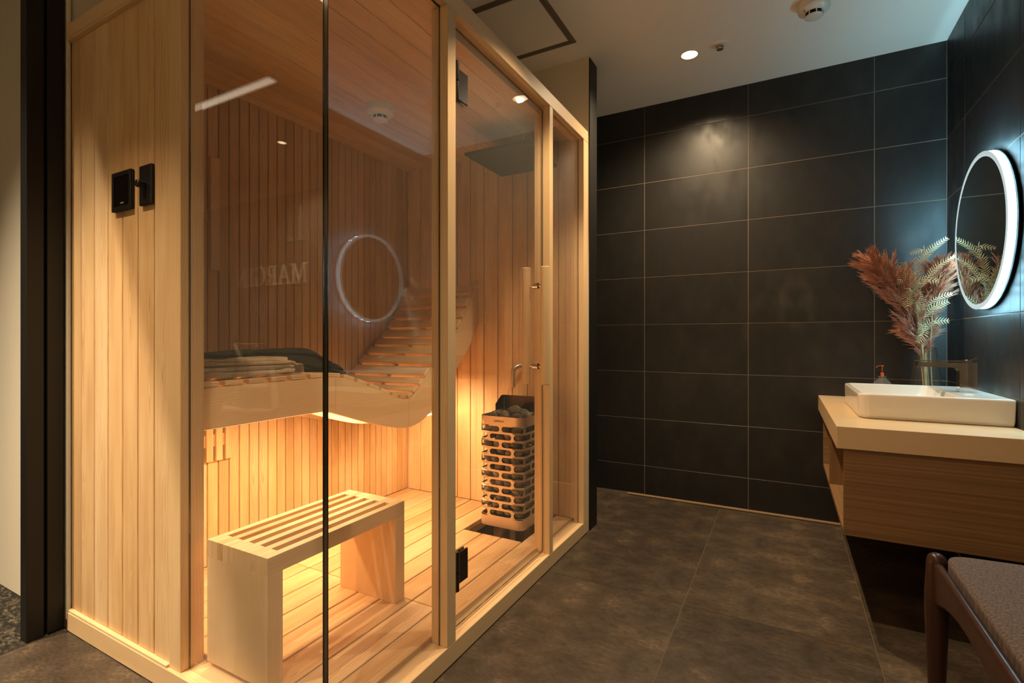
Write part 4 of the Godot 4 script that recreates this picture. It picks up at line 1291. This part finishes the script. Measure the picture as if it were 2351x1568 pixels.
func ceiling_things() -> void:
	detector("smoke_detector", "cream smoke detector on the plain ceiling near the tiled wall", 0.1123, CEIL, 2.58, 1.25)
	detector("smoke_detector", "cream smoke detector on the boarded ceiling inside the sauna", -1.585, 2.045, 1.683, 1.15)
	var names := ["recessed round ceiling light in front of the tiled back wall", "recessed round ceiling light above the sauna's glass door", "unseen round ceiling light before the sauna's glass end", "unseen round ceiling light near the lobby doorway", "added round fill light washing the rear wall"]
	for i in 5:
		var x: float = DOWNLIGHTS[i][0]
		var d: float = DOWNLIGHTS[i][1]
		var o := thing("ceiling_light", names[i], "ceiling light", P(x, CEIL, d), "round ceiling lights")
		var b := MB.new()
		b.turned(P(x, CEIL, d), [Vector2(0.05, -0.0002), Vector2(0.0495, -0.003), Vector2(0.041, -0.004), Vector2(0.0405, -0.0015)], 36)
		part("ring", b.mesh(), M.white_plastic, o)
		b = MB.new()
		b.turned(P(x, CEIL, d), [Vector2(0.0, -0.0016), Vector2(0.0405, -0.0016)], 36)
		part("lens", b.mesh(), glow(Color(1.0, 0.86, 0.68), 6.0), o, "glowing lens")
	# sprinkler
	var s := thing("sprinkler_head", "small chrome sprinkler in a white ceiling plate beside the downlight", "sprinkler", P(-0.288, CEIL, 2.722))
	var b := MB.new()
	b.turned(P(-0.288, CEIL, 2.722), [Vector2(0.042, -0.0002), Vector2(0.041, -0.003), Vector2(0.016, -0.004), Vector2(0.0, -0.003)], 36)
	part("plate", b.mesh(), M.ceil, s)
	b = MB.new()
	b.turned(P(-0.288, CEIL - 0.003, 2.722), [Vector2(0.0125, 0.0), Vector2(0.012, -0.008), Vector2(0.0185, -0.009), Vector2(0.0185, -0.012), Vector2(0.011, -0.014), Vector2(0.010, -0.019), Vector2(0.0165, -0.020), Vector2(0.0165, -0.0235), Vector2(0.0, -0.0245)], 28)
	part("head", b.mesh(), M.chrome, s)
	# access hatch in the ceiling
	var h := thing("ceiling_hatch", "square ceiling access hatch in a grey metal frame", "access hatch", P(-1.146, CEIL, 2.125))
	var x0 := -1.376
	var x1 := -0.916
	var d0 := 1.90
	var d1 := 2.357
	for k in 2:
		var i := 0.0 if k == 0 else 0.0165
		var w := 0.015
		var y := CEIL - (0.004 if k == 0 else 0.0025)
		b = MB.new()
		b.box(P(x0 + i, y, d0 + i), P(x1 - i, CEIL + 0.002, d0 + i + w), 0.0005)
		b.box(P(x0 + i, y, d1 - i - w), P(x1 - i, CEIL + 0.002, d1 - i), 0.0005)
		b.box(P(x0 + i, y, d0 + i + w), P(x0 + i + w, CEIL + 0.002, d1 - i - w), 0.0005)
		b.box(P(x1 - i - w, y, d0 + i + w), P(x1 - i, CEIL + 0.002, d1 - i - w), 0.0005)
		part("frame", b.mesh(), M.alu, h)
	part("panel", bx(x0 + 0.0315, x1 - 0.0315, CEIL - 0.002, CEIL + 0.002, d0 + 0.0315, d1 - 0.0315, 0.0005), M.ceil, h)
	b = MB.new()
	b.box(P(-1.155, CEIL - 0.0055, 1.905), P(-1.125, CEIL - 0.002, 1.918), 0.001)
	part("latch", b.mesh(), M.alu, h)

func chair() -> void:
	var o := thing("upholstered_stool", "dark wooden seat with brown tweed cushion at the vanity", "stool", P(0.52, 0, 1.44))
	var px := [0.3555, 0.68]
	var pd := [1.715, 1.13]
	for i in 2:
		for j in 2:
			var b := MB.new()
			b.lathe(P(px[i], 0.0, pd[j]), [Vector2(0.0, 0.0), Vector2(0.0145, 0.0005), Vector2(0.0155, 0.004), Vector2(0.0215, 0.15), Vector2(0.0262, 0.29), Vector2(0.0262, 0.335), Vector2(0.0235, 0.385), Vector2(0.0225, 0.412), Vector2(0.0215, 0.422), Vector2(0.0178, 0.4315), Vector2(0.011, 0.437), Vector2(0, 0.439)], 28)
			part("leg", b.mesh(), M.walnut, o)
	for i in 2:
		var b := MB.new()
		var rows := []
		for k in 13:
			var f := k / 12.0
			var d := lerpf(pd[0] - 0.012, pd[1] + 0.012, f)
			var hgt := 0.055 + 0.06 * pow(absf(f - 0.5) * 2.0, 2.2)
			var top := 0.4165
			var row := []
			for e in [[-0.008, 0.0], [0.0, 0.003], [0.008, 0.0], [0.0105, -0.008], [0.0105, -hgt + 0.008], [0.007, -hgt], [-0.007, -hgt], [-0.0105, -hgt + 0.008], [-0.0105, -0.008]]:
				row.append(P(px[i] + e[0], top + e[1], d))
			rows.append(row)
		b.grid(rows, true, Vector2(0.2, 1.0))
		part("side_rail", b.mesh(), M.walnut, o)
	for j in 2:
		part("cross_rail", bx(px[0] + 0.01, px[1] - 0.01, 0.345, 0.40, pd[j] - 0.011, pd[j] + 0.011, 0.004), M.walnut, o)
	var b := MB.new()
	b.pad(P(0.370, 0.365, 1.738), P(0.672, 0.437, 1.105), 0.2, 30, func(q: Vector3) -> Vector3: return q + Vector3(0, 0.006 * (1.0 - pow(absf(q.x - 0.521) / 0.151, 2.0)) if q.y > 0.40 else 0.0, 0), 3.0)
	part("cushion", b.mesh(), M.tweed, o, "brown tweed cushion")

func lobby() -> void:
	# what the glass mirrors: the lobby beyond the doorway
	struct("floor_lobby", bx(-9.2, -2.2, -0.06, 0.0, -3.5, 0.9, 0.0, 0.0, Vector2(2.2, 2.2), 1), M.carpet)
	struct("ceiling_lobby", bx(-9.2, -2.3, 3.6, 3.7, -3.5, 0.9, 0.0), M.ceil)
	struct("wall_lobby_near", bx(-9.2, -2.30, 0.0, 3.6, 0.806, 0.9, 0.0), M.paint)
	struct("wall_lobby_left", bx(-9.3, -9.2, 0.0, 3.6, -3.5, 0.9, 0.0), M.paint)
	struct("wall_lobby_right", bx(-2.35, -2.30, 2.4, 3.6, -3.5, 0.9, 0.0), M.paint)
	struct("wall_lobby_corner", bx(-2.35, -2.25, 0.0, 3.6, -3.5, -1.72, 0.0), M.paint)
	struct("wall_lobby_top", bx(-9.2, -2.30, 3.2, 3.6, -3.5, -3.37, 0.0), M.paint)
	var w := struct("wall_lobby_far", bx(-9.2, -2.30, 0.0, 3.2, -3.5, -3.4, 0.0), M.lobby)
	for q in [["MARGIN", -7.02, 1.98, 0.30, M.lobby_letter], ["CREATE", -7.2, 1.40, 0.28, M.lobby_faint], ["ING", -6.85, 2.72, 0.52, M.lobby_faint]]:
		var t := part("lettering", text(q[0], q[3], 0.012, "Droid Serif"), q[4], w)
		t.position = P(q[1], q[2], -3.394)
		t.rotation.y = PI
	var lp := thing("line_light", "long ceiling light bar in the lobby beyond the door", "ceiling light", P(-5.2, 3.43, -1.40))
	part("diffuser", bx(-6.2, -4.2, 3.43, 3.44, -1.44, -1.36, 0.001), glow(Color(1.0, 0.92, 0.8), 0.9), lp)
	part("housing", bx(-6.21, -4.19, 3.44, 3.60, -1.445, -1.355, 0.001), M.white_plastic, lp)
	for q in [[-5.83, -2.72, "round lobby downlight nearest the lettered wall"], [-2.9, -1.0, "unseen lobby downlight near the doorway"]]:
		var o := thing("ceiling_light", q[2], "ceiling light", P(q[0], 3.6, q[1]))
		var b := MB.new()
		b.turned(P(q[0], 3.6, q[1]), [Vector2(0.06, -0.0002), Vector2(0.0595, -0.004), Vector2(0.05, -0.005), Vector2(0.05, -0.002)], 28)
		part("ring", b.mesh(), M.white_plastic, o)
		b = MB.new()
		b.turned(P(q[0], 3.6, q[1]), [Vector2(0.0, -0.0025), Vector2(0.05, -0.0025)], 28)
		part("lens", b.mesh(), glow(Color(1.0, 0.86, 0.68), 6.0), o)
	# pale frame chair
	var c := thing("frame_chair", "pale lobby chair with a forked back, mirrored in the glass", "chair", P(-6.3, 0, -2.6))
	var b := MB.new()
	b.tube([P(-6.65, 0.0, -2.6), P(-6.55, 0.35, -2.6), P(-6.467, 0.65, -2.6), P(-6.65, 0.93, -2.6)], [0.055, 0.06, 0.045, 0.03], 12)
	b.tube([P(-6.467, 0.63, -2.6), P(-6.40, 0.70, -2.6), P(-6.16, 0.91, -2.6)], [0.04, 0.035, 0.03], 12)
	part("forked_leg", b.mesh(), M.pale, c)
	b = MB.new()
	b.tube([P(-6.65, 0.94, -2.6), P(-6.4, 0.935, -2.62), P(-6.07, 0.94, -2.6)], [0.012, 0.012, 0.012], 8)
	part("back_bar", b.mesh(), M.pale, c)
	b = MB.new()
	b.tube([P(-6.0, 0.62, -2.7), P(-5.9, 0.35, -2.65), P(-5.78, 0.12, -2.6), P(-5.84, 0.05, -2.58), P(-6.2, 0.04, -2.52), P(-6.7, 0.04, -2.5), P(-6.79, 0.10, -2.55), P(-6.68, 0.2, -2.6)], [0.03, 0.045, 0.05, 0.05, 0.05, 0.06, 0.05, 0.03], 12)
	part("base_loop", b.mesh(), M.pale, c)
	b = MB.new()
	b.pad(P(-6.40, 0.28, -2.75), P(-6.08, 0.42, -2.5), 0.7, 16)
	part("seat", b.mesh(), M.pale, c)
